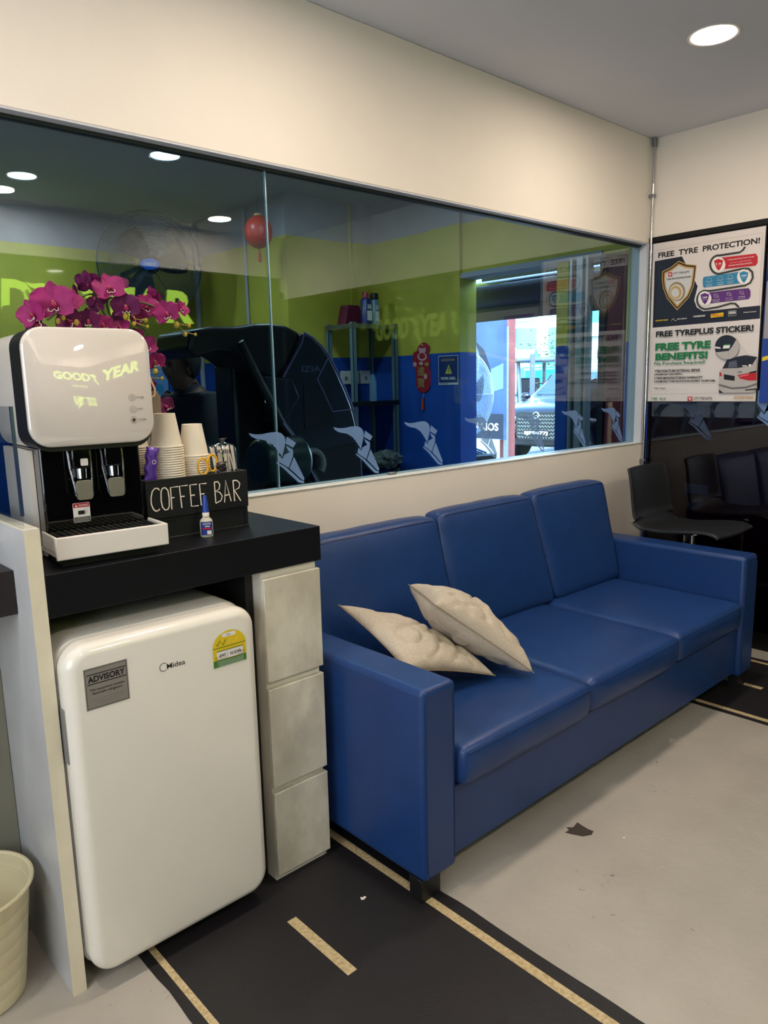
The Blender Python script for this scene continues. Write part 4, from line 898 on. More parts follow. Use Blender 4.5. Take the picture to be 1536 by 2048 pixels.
# Print() used absolute (u,v): bring it back relative to the poster's base
poster_print.location = (0, .335-.335, 0)
t = thing('poster', 'blue poster with a yellow stripe at the right picture edge beside the tyre protection poster', 'poster', (RX-.006, -.97, 1.354))
MB().box(-.002, -.31, 0, .011, .312, .9).build('sheet', M_blueink, t)
P = Print((-.0025, .312, 0), (0, -1, 0), (0, 0, 1)); P.rect(.004, .004, .618, .33, M_blueink); P.rect(.004, .33, .618, .62, M_pgrey); P.poly([(.004, .215), (.618, .36), (.618, .385), (.004, .235)], M_yellow); P.rect(.004, .62, .618, .896, M_navy);
P.rect(.05, .4, .3, .58, M_purple); P.build('print', t)

# ------------------------------------------------------------------ decals
M_decal = glass('x', (1, 1, 1)); bpy.data.materials.remove(M_decal); M_decal = mat('frosted_decal', (122, 158, 208), .7, alpha=.6)
ZF = lambda x, y: (640+x/4.8, 560+y/4.8)
WING = [(807, 1362), (850, 1374), (900, 1372), (950, 1360), (1000, 1355), (1030, 1368), (1050, 1395), (1055, 1435), (1048, 1480), (1040, 1515), (1030, 1563), (1019, 1535), (1010, 1528), (1003, 1508), (994, 1500), (986, 1480), (976, 1474), (970, 1456), (958, 1452), (950, 1440), (938, 1438), (928, 1426), (905, 1419), (880, 1415), (850, 1407), (822, 1388)]
HEEL = [(1066, 1395), (1127, 1447), (1106, 1485), (1056, 1452)]
STRAP = [(1056, 1466), (1104, 1500), (1106, 1538), (1072, 1508)]
STRAP2 = [(1050, 1490), (1060, 1503), (1094, 1502)]
VAMP = [(1012, 1545), (1030, 1577), (1044, 1543), (1100, 1510), (1104, 1552), (1072, 1648), (1000, 1594)]
TOE = [(1110, 1560), (1135, 1625), (1160, 1690), (1177, 1735), (1174, 1755), (1155, 1742), (1120, 1700), (1078, 1652)]
SOLE = [(990, 1597), (1050, 1640), (1100, 1693), (1148, 1750), (1178, 1762), (1168, 1776), (1136, 1768), (1086, 1712), (1040, 1655), (990, 1610)]
def shoe_shapes():
    O = on('y', .0455, *ZF(805, 1776)); out = []
    for S in (WING, HEEL, STRAP, VAMP, TOE, SOLE):
        out.append([((lambda p: (p.x-O.x, p.z-O.z))(on('y', .0455, *ZF(*s)))) for s in S])
    # drop the perspective drift of the sampled outline
    return out, O
SH, SO = shoe_shapes()
names = ['behind the coffee box', 'left of the pane joint, over the dark machine', 'over the dark machine by the steel shelf', 'below the red paper ornament', 'beside the big fan and red post', 'over the parked car', 'over the silver door tracks', 'rightmost on the window, over the maroon cabinet']
dec0 = None
for k in range(-1, 7):
    if dec0 is None:
        mb = MB()
        for S in SH: mb.prism(S, (0, 0, 0), (1, 0, 0), (0, 0, 1), (0, 1, 0), .0004)
        dec0 = mb.build('window_decal', M_decal); o = dec0
    else: o = dec0.copy(); C.objects.link(o)
    o.location = (SO.x-.388*2+.388*k, .0452, SO.z)
    tag(o, 'pale blue winged-shoe decal on the window, '+names[k+1], 'decal', 'winged-shoe decals along the window bottom')
for k, (yy, z, s, nm) in enumerate(((-.50, 1.19, 1.25, 'pale blue winged-shoe decal on the right glass wall below the blue poster'), (-.14, 1.165, 1.1, 'dim pale blue winged-shoe shape on the right glass below the white poster, painted as a decal reflection'))):
    mb = MB()
    for S in SH: mb.prism([(a*s, b*s) for a, b in S], (0, 0, 0), (0, -1, 0), (0, 0, 1), (1, 0, 0), .0004)
    o = mb.build('window_decal', M_decal); o.location = (RX+.0055, yy, z); tag(o, nm, 'decal')
    if k: o.data.materials[0] = mat('decal_reflection_tint', (60, 76, 104), .7, alpha=.6)  # dim copy drawn as the reflection of a window decal
# storefront lettering (read from the street, so mirrored from inside)
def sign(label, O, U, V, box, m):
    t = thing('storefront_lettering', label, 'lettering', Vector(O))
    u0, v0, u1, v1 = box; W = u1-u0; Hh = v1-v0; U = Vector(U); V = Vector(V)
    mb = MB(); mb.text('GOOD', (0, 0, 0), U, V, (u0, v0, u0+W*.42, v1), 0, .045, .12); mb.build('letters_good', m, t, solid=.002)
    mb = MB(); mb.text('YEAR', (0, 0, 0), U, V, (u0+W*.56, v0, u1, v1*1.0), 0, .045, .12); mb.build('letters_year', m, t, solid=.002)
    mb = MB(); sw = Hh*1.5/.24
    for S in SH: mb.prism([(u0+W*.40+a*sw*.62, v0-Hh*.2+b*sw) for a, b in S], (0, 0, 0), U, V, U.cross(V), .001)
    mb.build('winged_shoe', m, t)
E_lime2 = emit('glowing_lime_lettering_dim', (.55, .72, .12), .55)  # faint glow put into lettering that gives off no light
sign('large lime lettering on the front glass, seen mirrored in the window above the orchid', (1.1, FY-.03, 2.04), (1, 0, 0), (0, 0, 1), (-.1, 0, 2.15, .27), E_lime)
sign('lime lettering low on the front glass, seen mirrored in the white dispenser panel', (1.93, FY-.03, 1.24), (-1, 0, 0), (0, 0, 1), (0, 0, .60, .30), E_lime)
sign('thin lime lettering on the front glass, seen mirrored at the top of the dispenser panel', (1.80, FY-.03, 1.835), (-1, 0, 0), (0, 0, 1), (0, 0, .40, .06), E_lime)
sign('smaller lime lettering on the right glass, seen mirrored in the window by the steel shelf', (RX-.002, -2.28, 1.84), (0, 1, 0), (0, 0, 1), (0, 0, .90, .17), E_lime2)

# ------------------------------------------------------------------ workshop behind the window
def band_mat():
    m = bpy.data.materials.new('three_band_paint'); m.use_nodes = True; n = m.node_tree; b = n.nodes['Principled BSDF']; b.inputs['Roughness'].default_value = .65
    tc = n.nodes.new('ShaderNodeTexCoord'); sp = n.nodes.new('ShaderNodeSeparateXYZ'); n.links.new(tc.outputs['Object'], sp.inputs[0])
    dv = n.nodes.new('ShaderNodeMath'); dv.operation = 'DIVIDE'; dv.inputs[1].default_value = 3.0; n.links.new(sp.outputs['Z'], dv.inputs[0])
    r = n.nodes.new('ShaderNodeValToRGB'); r.color_ramp.interpolation = 'CONSTANT'; e = r.color_ramp.elements
    e[0].position = 0; e[0].color = (*lin((14/255, 78/255, 172/255)), 1); e[1].position = 1.70/3; e[1].color = (*lin((208/255, 192/255, 66/255)), 1)
    x = e.new(2.6/3); x.color = (*lin((170/255, 170/255, 182/255)), 1)
    n.links.new(dv.outputs[0], r.inputs[0])
    t = n.nodes.new('ShaderNodeTexNoise'); t.inputs['Scale'].default_value = 3; t.inputs['Detail'].default_value = 6; n.links.new(tc.outputs['Object'], t.inputs['Vector'])
    mr = n.nodes.new('ShaderNodeMapRange'); mr.inputs[1].default_value = .3; mr.inputs[2].default_value = .7; mr.inputs[3].default_value = .82; mr.inputs[4].default_value = 1.05; n.links.new(t.outputs['Fac'], mr.inputs[0])
    x = n.nodes.new('ShaderNodeMix'); x.data_type = 'RGBA'; x.blend_type = 'MULTIPLY'; x.inputs[0].default_value = 1
    n.links.new(r.outputs[0], x.inputs[6]); n.links.new(mr.outputs[0], x.inputs[7]); n.links.new(x.outputs[2], b.inputs['Base Color']); return m
M_band = band_mat(); SHH = 2.9; YB = 3.87; YC = 2.47; XC = 3.38
struct('floor_workshop', MB().box(LX, .1, -.05, RX+.02, YB, 0), M_shopfloor)
struct('ceiling_workshop', MB().box(LX, .1, SHH, RX+.02, YB+.12, SHH+.12), M_shopceil)
struct('wall_workshop_back', MB().box(LX, YB, 0, XC+.15, YB+.12, SHH), M_band)
struct('wall_workshop_left', MB().box(LX-.1, 0, 0, LX, YB, SHH), M_band)
wr = MB(); wr.box(XC, YC, 0, RX+.15, YB, SHH); struct('wall_workshop_corner', wr, M_band)
ws = MB(); ws.box(RX, 1.735, 0, RX+.15, YC, SHH); ws.box(RX-.03, 1.436, 0, RX+.15, 1.735, SHH); ws.box(RX, .30, 2.24, RX+.15, 1.436, SHH); ws.box(RX, .1, 2.24, RX+.15, .30, SHH); ws.box(RX-.01, .10, 0, RX+.02, .128, 2.24)
ws.box(RX-.015, .537, 0, RX+.05, .622, 2.24)
struct('wall_workshop_right', ws, M_band)
struct('wall_above_window', MB().box(LX, .1, SHH-.08, RX, .2, SHH), M_band)
tr = MB()
for y0, y1 in ((.500, .517), (.425, .468), (.385, .402)): tr.box(RX-.03, y0, 0, RX+.03, y1, 2.24)
struct('trim_8', tr, mat('silver_track', (176, 186, 196), .35, metal=.6))
struct('trim_9', MB().box(RX-.012, .402, 0, RX+.01, .425, 2.24).box(RX-.012, .468, 0, RX+.01, .5, 2.24), mat('dark_track_channel', (60, 66, 60), .5))
struct('trim_10', MB().box(RX-.02, .30, 2.228, RX+.15, 1.436, 2.262), M_greyp)
tb = MB(); tb.tube([(RX+.22, 1.5, 2.2), (RX+.22, .3, 2.2)], .018, 10); tb.build('x', M_chrome).name = 'shutter_tube'
tag(bpy.data.objects['shutter_tube'], 'thin silver tube under the top of the workshop opening', 'tube')
bpy.data.objects['shutter_tube'].data.materials[0] = M_chrome
t = thing('roller_shutter', 'dark rolled-up shutter hanging at the top of the workshop opening', 'shutter', (RX+.35, .87, 2.02))
MB().tube([(0, -.55, .12), (0, .75, .12)], .10, 20).build('roll', mat('dark_shutter', (44, 48, 64), .6), t, smooth=True)
MB().box(-.01, -.55, -.075, .01, .75, .03).build('bottom_slat', MATS['dark_shutter'], t)
MB().box(.08, -.55, .0, .1, .75, .30).build('housing', MATS['dark_shutter'], t)
# dark box added behind the right glass to keep the sky out
M_dk = mat('dark_box_paint', (20, 24, 36), .7)
ax = MB(); ax.box(RX+.03, .300, 0, 7.0, .34, 2.3); struct('wall_dark_box_side', ax, M_dk)
struct('wall_dark_box_back', MB().box(7.0, FY, 0, 7.1, .34, 2.6), M_dk); struct('ceiling_dark_box', MB().box(RX+.03, FY, 2.30, 7.1, .34, 2.36), M_dk)
struct('floor_dark_box', MB().box(RX, FY, -.05, 7.1, .34, 0), M_shopfloor); struct('wall_dark_box_front', MB().box(RX, FY-.1, 0, 7.1, FY, 2.36), M_dk)
t = thing('maroon_cabinet', 'tall maroon cabinet standing behind the right glass wall', 'cabinet', (4.55, -.24, 0))
MB().box(-.33, -.525, .06, .33, .535, 2.2).build('body', M_maroon, t, bevel=.01)
MB().box(-.30, -.50, 0, .30, .50, .06).build('plinth', M_blackmat, t)
MB().box(-.345, -.53, .09, -.331, .0, 2.17).build('door', mat('maroon_door', (112, 22, 44), .35), t, bevel=.004)
P = Print((-.346, 0, 0), (0, -1, 0), (0, 0, 1)); c1 = on('x', 4.2, 1368, 985); c2 = on('x', 4.2, 1416, 968); P.rect(-c1.y-.24, c1.z, -c2.y-.24, c1.z+.055, mat('pale_label', (150, 170, 180), .6)); P.rect(-c1.y-.22, c1.z-.10, -c1.y-.15, c1.z-.05, mat('dim_label', (110, 110, 130), .6))
P.line([(-c1.y-.23, c1.z+.035), (-c2.y-.26, c1.z+.035)], .004, MATS['dim_label']); P.build('stickers', t)
for k, (y, z) in enumerate(((-.98, .0), (-.98, .21), (-.98, .42))):
    o = MB().torus((0, 0, .10), .22, .095, seg=40, ms=14).build('car_tyre', M_rubber, smooth=True); o.location = (4.75, y-.12, z)
    tag(o, 'black tyre at the right picture edge behind the glass, '+['bottom', 'middle', 'top'][k]+' of its stack', 'tyre', 'tyres stacked behind the right glass')
# workshop lights
def at(ax, v, px, py): return on(ax, v, px, py)
for k, (px, py) in enumerate(((330, 311), (44, 351))):
    p = on('z', SHH, px, py); downlight(p.x, p.y, SHH, True, ['cool white workshop downlight near the window top, right of the other one', 'cool white workshop downlight at the left edge above the orchid'][k], 'workshop ceiling downlights', .085, SHOP_W)
downlight(2.9, 1.3, SHH, True, 'cool white workshop downlight added unseen above the dark machine', 'workshop ceiling downlights', .085, SHOP_W)  # extra lamp out of view, added to light the workshop
# pipes on the workshop walls
for k, (x, y, r, m, lb) in enumerate(((XC-.02, 3.78, .022, M_greyp, 'grey pipe in the far workshop corner beside the upper fan'), (XC-.015, 3.0, .012, M_greyp, 'thin conduit on the green workshop wall by the red bell'), (3.99, YC-.012, .008, M_lime, 'lime painted conduit above the steel shelf'))):
    tag(MB().tube([(x, y, 0), (x, y, 2.89)], r, 10).build('wall_pipe', m, smooth=True), lb, 'pipe')
struct('trim_11', MB().box(4.03, YC-.05, 0, RX, YC, SHH), M_band)
# red bell
t = thing('red_lantern', 'round red lantern hanging at the corner of the green workshop wall', 'lantern', (3.17, 2.45, 2.47)); c = on('y', 2.35, 517, 464); t.location = c
MB().ball((0, 0, 0), .098, 24, (1, 1, 1.15)).build('globe', mat('red_lacquer', (196, 40, 30), .4), t, smooth=True)
MB().tube([(0, 0, .11), (0, 0, SHH-c.z)], .0015, 6).build('string', M_blackmat, t); MB().lathe([(.03, .108), (.03, .12)], seg=16).build('cap', M_gold, t, smooth=True)
MB().tube([(0, 0, -.11), (0, 0, -.20)], [.004, .014], 8).build('tassel', mat('red_thread', (170, 40, 30), .8), t, smooth=True)
# fans
def fan(loc, r, N, label, stand, hub_m, hub_text):
    t = thing('industrial_fan', label, 'fan', loc)
    q = Vector(N).normalized().to_track_quat('Z', 'Y').to_matrix().to_4x4()
    fm = mat('dark_fan_wire', (60, 76, 84), .4, metal=.5) if hub_text else mat('light_fan_wire', (176, 190, 202), .4)
    def guard(sg, nm):
        mb = MB(); n = 22 if hub_text else 18
        for k in range(n):
            rr = r*(.16+.84*k/(n-1)); z = sg*(.09*(1-(rr/r)**2.5)+.01); mb.torus((0, 0, z), rr, (.0022 if hub_text else .0026) if k < n-1 else .008, seg=48, ms=4)
        for k in range(6):
            a = 2*PI*k/6; mb.tube([(math.cos(a)*r*s, math.sin(a)*r*s, sg*(.09*(1-s**2.5)+.012)) for s in (.12, .4, .7, .9, 1)], .003, 5)
        return mb.build(nm, fm, t, M=q)
    guard(1, 'front_guard'); guard(-1, 'rear_guard')
    for k in range(3):
        V = []; F = []
        for i in range(7):
            for j in range(5):
                rr = r*(.14+.60*i/6); a = 2*PI*k/3+(j/4-.5)*(1.25-.35*i/6)+.25*i/6; V.append((rr*math.cos(a), rr*math.sin(a), (j/4-.5)*.09))
        F = [(i*5+j, i*5+j+1, (i+1)*5+j+1, (i+1)*5+j) for i in range(6) for j in range(4)]
        MB().verts_faces(V, F).build('blade', mat('dark_fan_blade', (40, 48, 54), .4, metal=.4) if hub_text else mat('pale_fan_blade', (52, 66, 84), .5), t, smooth=True, solid=.002, M=q)
    MB().lathe([(.0001, -.2), (.07, -.19), (.075, -.06), (.03, -.05)], seg=24).build('motor', M_blackmat, t, smooth=True, M=q)
    hb = MB(); hb.lathe([(.072, .098), (.066, .106), (.0001, .108)], seg=32, sy=.6); h = hb.build('hub_badge', hub_m, t, smooth=True, M=q)
    if hub_text:
        P = Print((0, 0, .109), (1, 0, 0), (0, 1, 0)); P.text(hub_text, -.045, -.012, .045, .013, mat('pale_badge_print', (150, 190, 230), .5), .03, .2); o = P.build('badge_lettering', h); o.matrix_local = q
    return t, q
c = on('y', 3.35, 300, 528)
N = Vector((CAM.x-c.x, CAM.y-c.y, -1.0))
t, q = fan(c, .385, N, 'large round wire-guard wall fan high on the green workshop wall', None, mat('blue_badge', (20, 90, 200), .4), 'DEKO')
MB().tube([(0, .1, 0), (0, YB-c.y, -.02)], .02, 8).build('wall_bracket', M_blackmat, t, smooth=True)
c = on('x', 5.0, 925, 790)
t, q = fan(c, .385, (-.05, -1, 0), 'large white wire-guard pedestal fan standing outside the workshop opening', True, mat('brown_hub', (70, 44, 40), .4), None)
MB().tube([(0, .12, 0), (0, .14, -c.z+.03)], .022, 10).build('pedestal', M_steel, t, smooth=True); MB().lathe([(.28, -c.z), (.28, -c.z+.03), (.05, -c.z+.05)], (0, .14, 0), 32).build('round_base', M_blackmat, t, smooth=True)
# steel shelf with things
t = thing('steel_shelf', 'slotted-angle steel shelf in the workshop corner', 'shelf', (3.93, 2.25, 0))
for x in (-.225, .205):
    for y in (-.135, .155): MB().box(x, y, 0, x+.035, y+.004, 1.96).box(x, y, 0, x+.004, y+.035, 1.96).build('post', mat('grey_green_angle', (112, 134, 138), .5), t)
for z in (.35, .85, 1.36, 1.945):
    MB().box(-.225, -.135, z, .24, .19, z+.004).box(-.225, -.138, z-.03, .24, -.135, z+.004).box(-.228, -.135, z-.03, -.225, .19, z+.004).build('shelf_board', M_steel if z > 1.5 else M_blackmat, t)
def spray(px0, px1, py0, py1, y, bodym, capm, label, cap_r):
    a = on('y', y, (px0+px1)/2, py1); w_ = (on('y', y, px1, py1).x-on('y', y, px0, py1).x)*.42; h = on('y', y, px0, py0).z-a.z
    zb = 1.9495; t = thing('spray_can', label, 'spray can', (a.x, y, zb)); r = w_*.9
    h = .24
    MB().lathe([(.0001, 0), (r, 0), (r, h*.76), (r*.8, h*.81), (r*.5, h*.83)], seg=24).build('can_body', bodym, t, smooth=True)
    MB().lathe([(r*cap_r, h*.80), (r*cap_r, h*.97), (r*cap_r*.85, h), (.0001, h)], seg=20).build('cap', capm, t, smooth=True)
    P = Print((0, -r*1.01, 0), (1, 0, 0), (0, 0, 1)); P.rect(-r*.6, h*.12, r*.6, h*.42, M_pwhite); P.text('50', -r*.5, h*.48, r*.45, h*.62, M_pwhite, .04); P.build('can_print', t)
spray(722, 743, 588, 640, 2.18, mat('blue_can', (30, 40, 110), .35), mat('red_cap', (170, 40, 60), .4), 'spray can with red cap and blue-white label on top of the steel shelf', .6)
spray(741, 758, 590, 648, 2.19, mat('pale_can', (120, 150, 180), .35), M_blackmat, 'spray can with tall black cap on top of the steel shelf', .98)
t = thing('wheel_chock', 'dark red ribbed wheel chock on top of the steel shelf', 'wheel chock', (3.885, 2.33, 1.9495))
MB().prism([(-.13, 0), (.14, 0), (.14, .03), (.05, .08), (.02, .15), (-.09, .15)], (0, -.07, 0), (1, 0, 0), (0, 0, 1), (0, 1, 0), .10).build('wedge', mat('maroon_rubber', (110, 24, 50), .6), t, bevel=.004)
for k in range(5): MB().box(-.11+.024*k, -.074, .01, -.104+.024*k, -.07, .13-.008*k).build('rib', MATS['maroon_rubber'], t)
t = thing('plastic_bottle', 'clear water bottle on the middle board of the steel shelf', 'bottle', (3.92, 2.14, 1.3645))
MB().lathe([(.0001, 0), (.028, 0), (.030, .02), (.028, .08), (.030, .14), (.018, .19), (.013, .21)], seg=20).build('bottle_body', mat('clear_blue_plastic', (150, 190, 220), .1, alpha=.5), t, smooth=True); MB().lathe([(.014, .205), (.014, .222), (.0001, .222)], seg=16).build('cap', M_blueink, t, smooth=True)
t = thing('socket_panel', 'white power socket panel on the blue wall behind the steel shelf', 'socket', (3.98, YC-.052, 1.55))
MB().box(-.16, -.012, -.05, .03, -.0, .055).build('socket_plate', M_plastic_white, t, bevel=.003); MB().box(.045, -.012, -.05, .15, -.0, .055).build('socket_plate', M_plastic_white, t, bevel=.003)
for x in (-.11, -.02, .10): MB().box(x-.012, -.016, -.02, x+.012, -.012, .01).build('switch', M_grey, t)
# clutter under the shelf
M_cloth = mat('grey_rag', (120, 126, 120), .9, noise_amt=.4, scale=20)
for k, (x, y, z, s, lb) in enumerate(((4.0, 2.08, .905, .11, 'crumpled grey rag on the lower board of the steel shelf'), (3.86, 2.1, .415, .09, 'crumpled pale bag at the bottom of the steel shelf'))):
    b = bmesh.new(); bmesh.ops.create_icosphere(b, subdivisions=4, radius=s)
    for v in b.verts: v.co *= 1+.35*noise.noise(v.co*22)+.2*noise.noise(v.co*50); v.co.z *= .62
    mb = MB(); mb.b.free(); mb.b = b; o = mb.build('crumpled_rag', M_cloth, smooth=True); o.location = (x, y, z); tag(o, lb, 'rag')
# red paper ornament
t = thing('paper_ornament', 'red and gold festive paper ornament with tassel on the blue workshop wall', 'ornament', (RX-.004, 1.84, 1.42))
c = lambda zx, zy: (lambda p: (-(p.y)+1.84, p.z-1.42))(on('x', RX-.004, 640+zx/4.8, 560+zy/4.8))
P = Print((0, 0, 0), (0, -1, 0), (0, 0, 1))
ol = [(975, 605), (1010, 598), (1035, 615), (1060, 640), (1055, 675), (1040, 700), (1062, 780), (1055, 830), (1066, 900), (1066, 1000), (1045, 1060), (1000, 1085), (950, 1065), (925, 1010), (925, 900), (918, 850), (895, 820), (893, 760), (900, 700), (935, 680), (945, 640)]
MB().prism([c(*p) for p in ol], (0, 0, 0), (0, -1, 0), (0, 0, 1), (-1, 0, 0), .004).build('backing', mat('festive_red', (176, 34, 48), .5), t)
P = Print((-.0045, 0, 0), (0, -1, 0), (0, 0, 1)); fr_ = mat('ornament_pink', (226, 170, 170), .5)
def blob(x, y, rx, ry, m): P.poly([c(x+rx*math.cos(2*PI*i/20), y+ry*math.sin(2*PI*i/20)) for i in range(20)], m)
blob(985, 670, 34, 40, fr_); blob(985, 640, 30, 16, MATS['festive_red']); blob(985, 625, 12, 9, M_gold); blob(985, 735, 45, 40, fr_); blob(985, 730, 30, 30, MATS['festive_red']); blob(915, 810, 18, 22, fr_); blob(1030, 808, 22, 18, M_gold); blob(975, 800, 20, 18, fr_); blob(1018, 925, 16, 26, fr_)
for k, (chh, y) in enumerate((('進', 875), ('寶', 985))):
    a = c(940, y+48); b_ = c(1010, y-48); P.text(chh, a[0], a[1], b_[0], b_[1], M_gold, .01)
P.build('print', t)
MB().tube([(0, c(995, 1085)[0]*-1, c(995, 1085)[1]), (0, -c(995, 1120)[0], c(995, 1120)[1])], .0015, 6).build('string', M_pwhite, t)
MB().tube([(-.004, -c(995, 1120)[0], c(995, 1120)[1]), (-.006, -c(993, 1170)[0], c(993, 1170)[1]), (-.006, -c(993, 1245)[0], c(993, 1245)[1])], [.004, .010, .014], 10).build('tassel', mat('orange_red_thread', (206, 64, 30), .8), t, smooth=True)
# work area sign
t = thing('warning_sign', 'blue WORK AREA warning sign with yellow triangle on the workshop pillar', 'sign', (RX-.032, 1.57, 1.48))
c = lambda zx, zy: (lambda p: (-(p.y)+1.57, p.z-1.48))(on('x', RX-.032, 640+zx/4.8, 560+zy/4.8))
x0, x1, y0, y1 = c(1140, 860)[0], c(1328, 860)[0], c(1235, 1005)[1], c(1235, 725)[1]
MB().box(-.003, -x1, y0, .0, -x0, y1).build('plate', M_pwhite, t)
P = Print((-.0034, 0, 0), (0, -1, 0), (0, 0, 1)); W = x1-x0; Hh = y1-y0
P.rect(x0+.004, y0+Hh*.07, x1-.004, y1-.004, mat('sign_navy', (18, 52, 110), .5)); P.text('GOODYEAR', x0+W*.15, y1-Hh*.19, x1-W*.15, y1-Hh*.11, M_gold, .03, .2)
tri = [(x0+W*.34, y0+Hh*.37), (x0+W*.72, y0+Hh*.37), (x0+W*.53, y0+Hh*.70)]; P.poly(tri, mat('sign_yellow', (214, 200, 90), .5)); P.line(tri, .003, M_ink, True); P.rect(x0+W*.515, y0+Hh*.46, x0+W*.545, y0+Hh*.60, M_ink); P.rect(x0+W*.515, y0+Hh*.41, x0+W*.545, y0+Hh*.44, M_ink)
P.text('WORK AREA', x0+W*.12, y0+Hh*.17, x1-W*.12, y0+Hh*.27, M_pwhite, .03); P.line([(x0+W*.06, y0+Hh*.035), (x0+W*.5, y0+Hh*.035)], .003, M_ink); P.build('print', t)
# ------------------------------------------------------------------ dark tyre machine
M_mach = mat('dark_navy_machine', (24, 27, 42), .32, noise_amt=.15, scale=4); M_mach2 = mat('black_machine_plastic', (13, 14, 19), .4); M_lil = mat('lilac_trim_highlight', (120, 104, 160), .35)  # lilac serves the trim lines and the arm's painted highlight
def machine():
    YM = 1.0
    t = thing('wheel_balancer', 'large dark wheel balancing machine with a curved hood behind the window', 'machine', (2.6, YM+.2, 0)); Lx = Vector(t.location)
    def z3(zx, zy, y=YM): return on('y', y, 480+zx/3.057, 330+zy/3.057)
    def pp(pts, y=YM): return [(p.x-Lx.x, p.z) for p in (z3(*q_, y) for q_ in pts)]
    body = [(385, 1025), (440, 1055), (500, 1112), (540, 1165), (590, 1260), (640, 1370), (680, 1470), (705, 1570), (730, 1700), (742, 1960), (350, 1980), (345, 1700), (262, 1560), (345, 1420), (305, 1320), (265, 1298)]
    pb = pp(body); pb = pb[:9]+[(pb[9][0]+.01, .08), (pb[10][0]-.05, .08)]+pb[11:]
    MB().prism(pb, (0, YM-Lx.y, 0), (1, 0, 0), (0, 0, 1), (0, 1, 0), .40).build('side_cover', M_mach, t, bevel=.012)
    lo = pp([(380, 1770), (742, 1690), (742, 1960), (345, 1985)]); lo = [lo[0], lo[1], (lo[2][0], .1), (lo[3][0], .1)]
    MB().prism(lo, (0, YM-.006-Lx.y, 0), (1, 0, 0), (0, 0, 1), (0, 1, 0), .01).build('lower_panel', M_mach2, t)
    e = MB()
    def edge(pts, r=.004, y=YM-.004): e.tube([Vector((a, y-Lx.y, b)) for a, b in pp(pts)], r, 6)
    edge([(385, 1025), (440, 1055), (500, 1112), (540, 1165), (590, 1260), (640, 1370), (680, 1470), (705, 1570), (730, 1700), (740, 1925)], .006)
    edge([(535, 1180), (470, 1310), (565, 1508), (695, 1492)]); edge([(388, 1040), (375, 1090), (262, 1298)], .004); edge([(305, 1320), (345, 1420), (270, 1560)])
    e.build('edge_trim', M_lil, t, smooth=True)
    hood = [(-290, 1010), (-150, 985), (0, 985), (100, 968), (200, 965), (300, 980), (385, 1025), (370, 1100), (260, 1300), (190, 1310), (120, 1270), (60, 1200), (-20, 1150), (-120, 1140), (-250, 1180), (-300, 1130)]
    MB().prism(pp(hood), (0, YM+.02-Lx.y, 0), (1, 0, 0), (0, 0, 1), (0, 1, 0), .36).build('hood', M_mach2, t, bevel=.02, bseg=3)
    MB().prism(pp([(130, 1290), (300, 1310), (345, 1420), (262, 1560), (200, 1520), (150, 1400)]), (0, YM-.03-Lx.y, 0), (1, 0, 0), (0, 0, 1), (0, 1, 0), .03).build('drive_head', M_mach, t, bevel=.006)
    MB().tube([Vector((a, YM-.05-Lx.y, b)) for a, b in pp([(0, 1080), (130, 1340), (260, 1590), (345, 1700), (480, 1965)], YM-.05)], [.022, .022, .024, .024, .02], 8).build('diagonal_arm', M_mach2, t, smooth=True)
    MB().tube([Vector((a, YM-.075-Lx.y, b)) for a, b in pp([(265, 1580), (345, 1690), (482, 1960)], YM-.075)], .004, 6).build('arm_highlight', M_lil, t, smooth=True)  # lilac tube drawn as the highlight along the arm
    MB().prism(rrect(pp([(385, 1365)])[0][0], pp([(385, 1625)])[0][1], pp([(560, 1365)])[0][0], pp([(400, 1335)])[0][1], .02), (0, YM-.004-Lx.y, 0), (1, 0, 0), (0, 0, 1), (0, 1, 0), .006).build('tool_tray', M_mach2, t)
    P = Print((0, YM-.004-Lx.y, 0), (1, 0, 0), (0, 0, 1)); a = pp([(375, 1265)])[0]; b_ = pp([(490, 1228)])[0]; P.text('IZIA', a[0], a[1], b_[0], b_[1], mat('machine_lettering', (84, 92, 128), .5), .02); P.build('lettering', t)
    c_ = z3(190, 1810, YM-.1); 
    MB().tube([(c_.x-Lx.x-.10, YM-Lx.y-.13, c_.z), (c_.x-Lx.x+.16, YM-Lx.y-.13, c_.z)], .12, 24).build('tank', mat('dark_green_tank', (24, 44, 44), .3), t, bevel=.02, smooth=True)
    MB().box(-.55, -.12, 0, .35, .3, .12).build('base', M_mach2, t); MB().box(-.50, .0, .1, -.30, .2, 1.62).build('column', M_mach2, t, bevel=.02)
    c2 = pp([(410, 1790)])[0]; MB().torus((c2[0]+.0, YM-.05-Lx.y, c2[1]-.03), .07, .018, (0, 1, 0), 24, 8, -1.6, 1.5).build('hose', M_grey, t, smooth=True)
machine()
t = thing('tool_monitor', 'small bright monitor screen left of the person in the workshop', 'monitor', on('y', 2.6, 322, 760))
MB().box(-.13, .0, -.19, .06, .03, .21).build('casing', M_blackmat, t, bevel=.004)
scr = emit('screen_glow', (.10, .22, .45), .5)
MB().box(-.12, -.003, -.17, .05, -.0005, .19).build('screen', scr, t)
P = Print((0, -.004, 0), (1, 0, 0), (0, 0, 1))
for k in range(5): P.poly([(-.11, .17-.03*k), (.045, .175-.028*k), (.045, .168-.028*k), (-.11, .16-.03*k)], M_pgrey)
P.disk(-.02, -.06, .035, M_cyan); P.disk(-.07, -.1, .03, M_green); P.build('screen_image', t)
MB().tube([(-.03, .015, -.19), (-.03, .015, -t.location.z)], .02, 8).build('stand', M_blackmat, t)
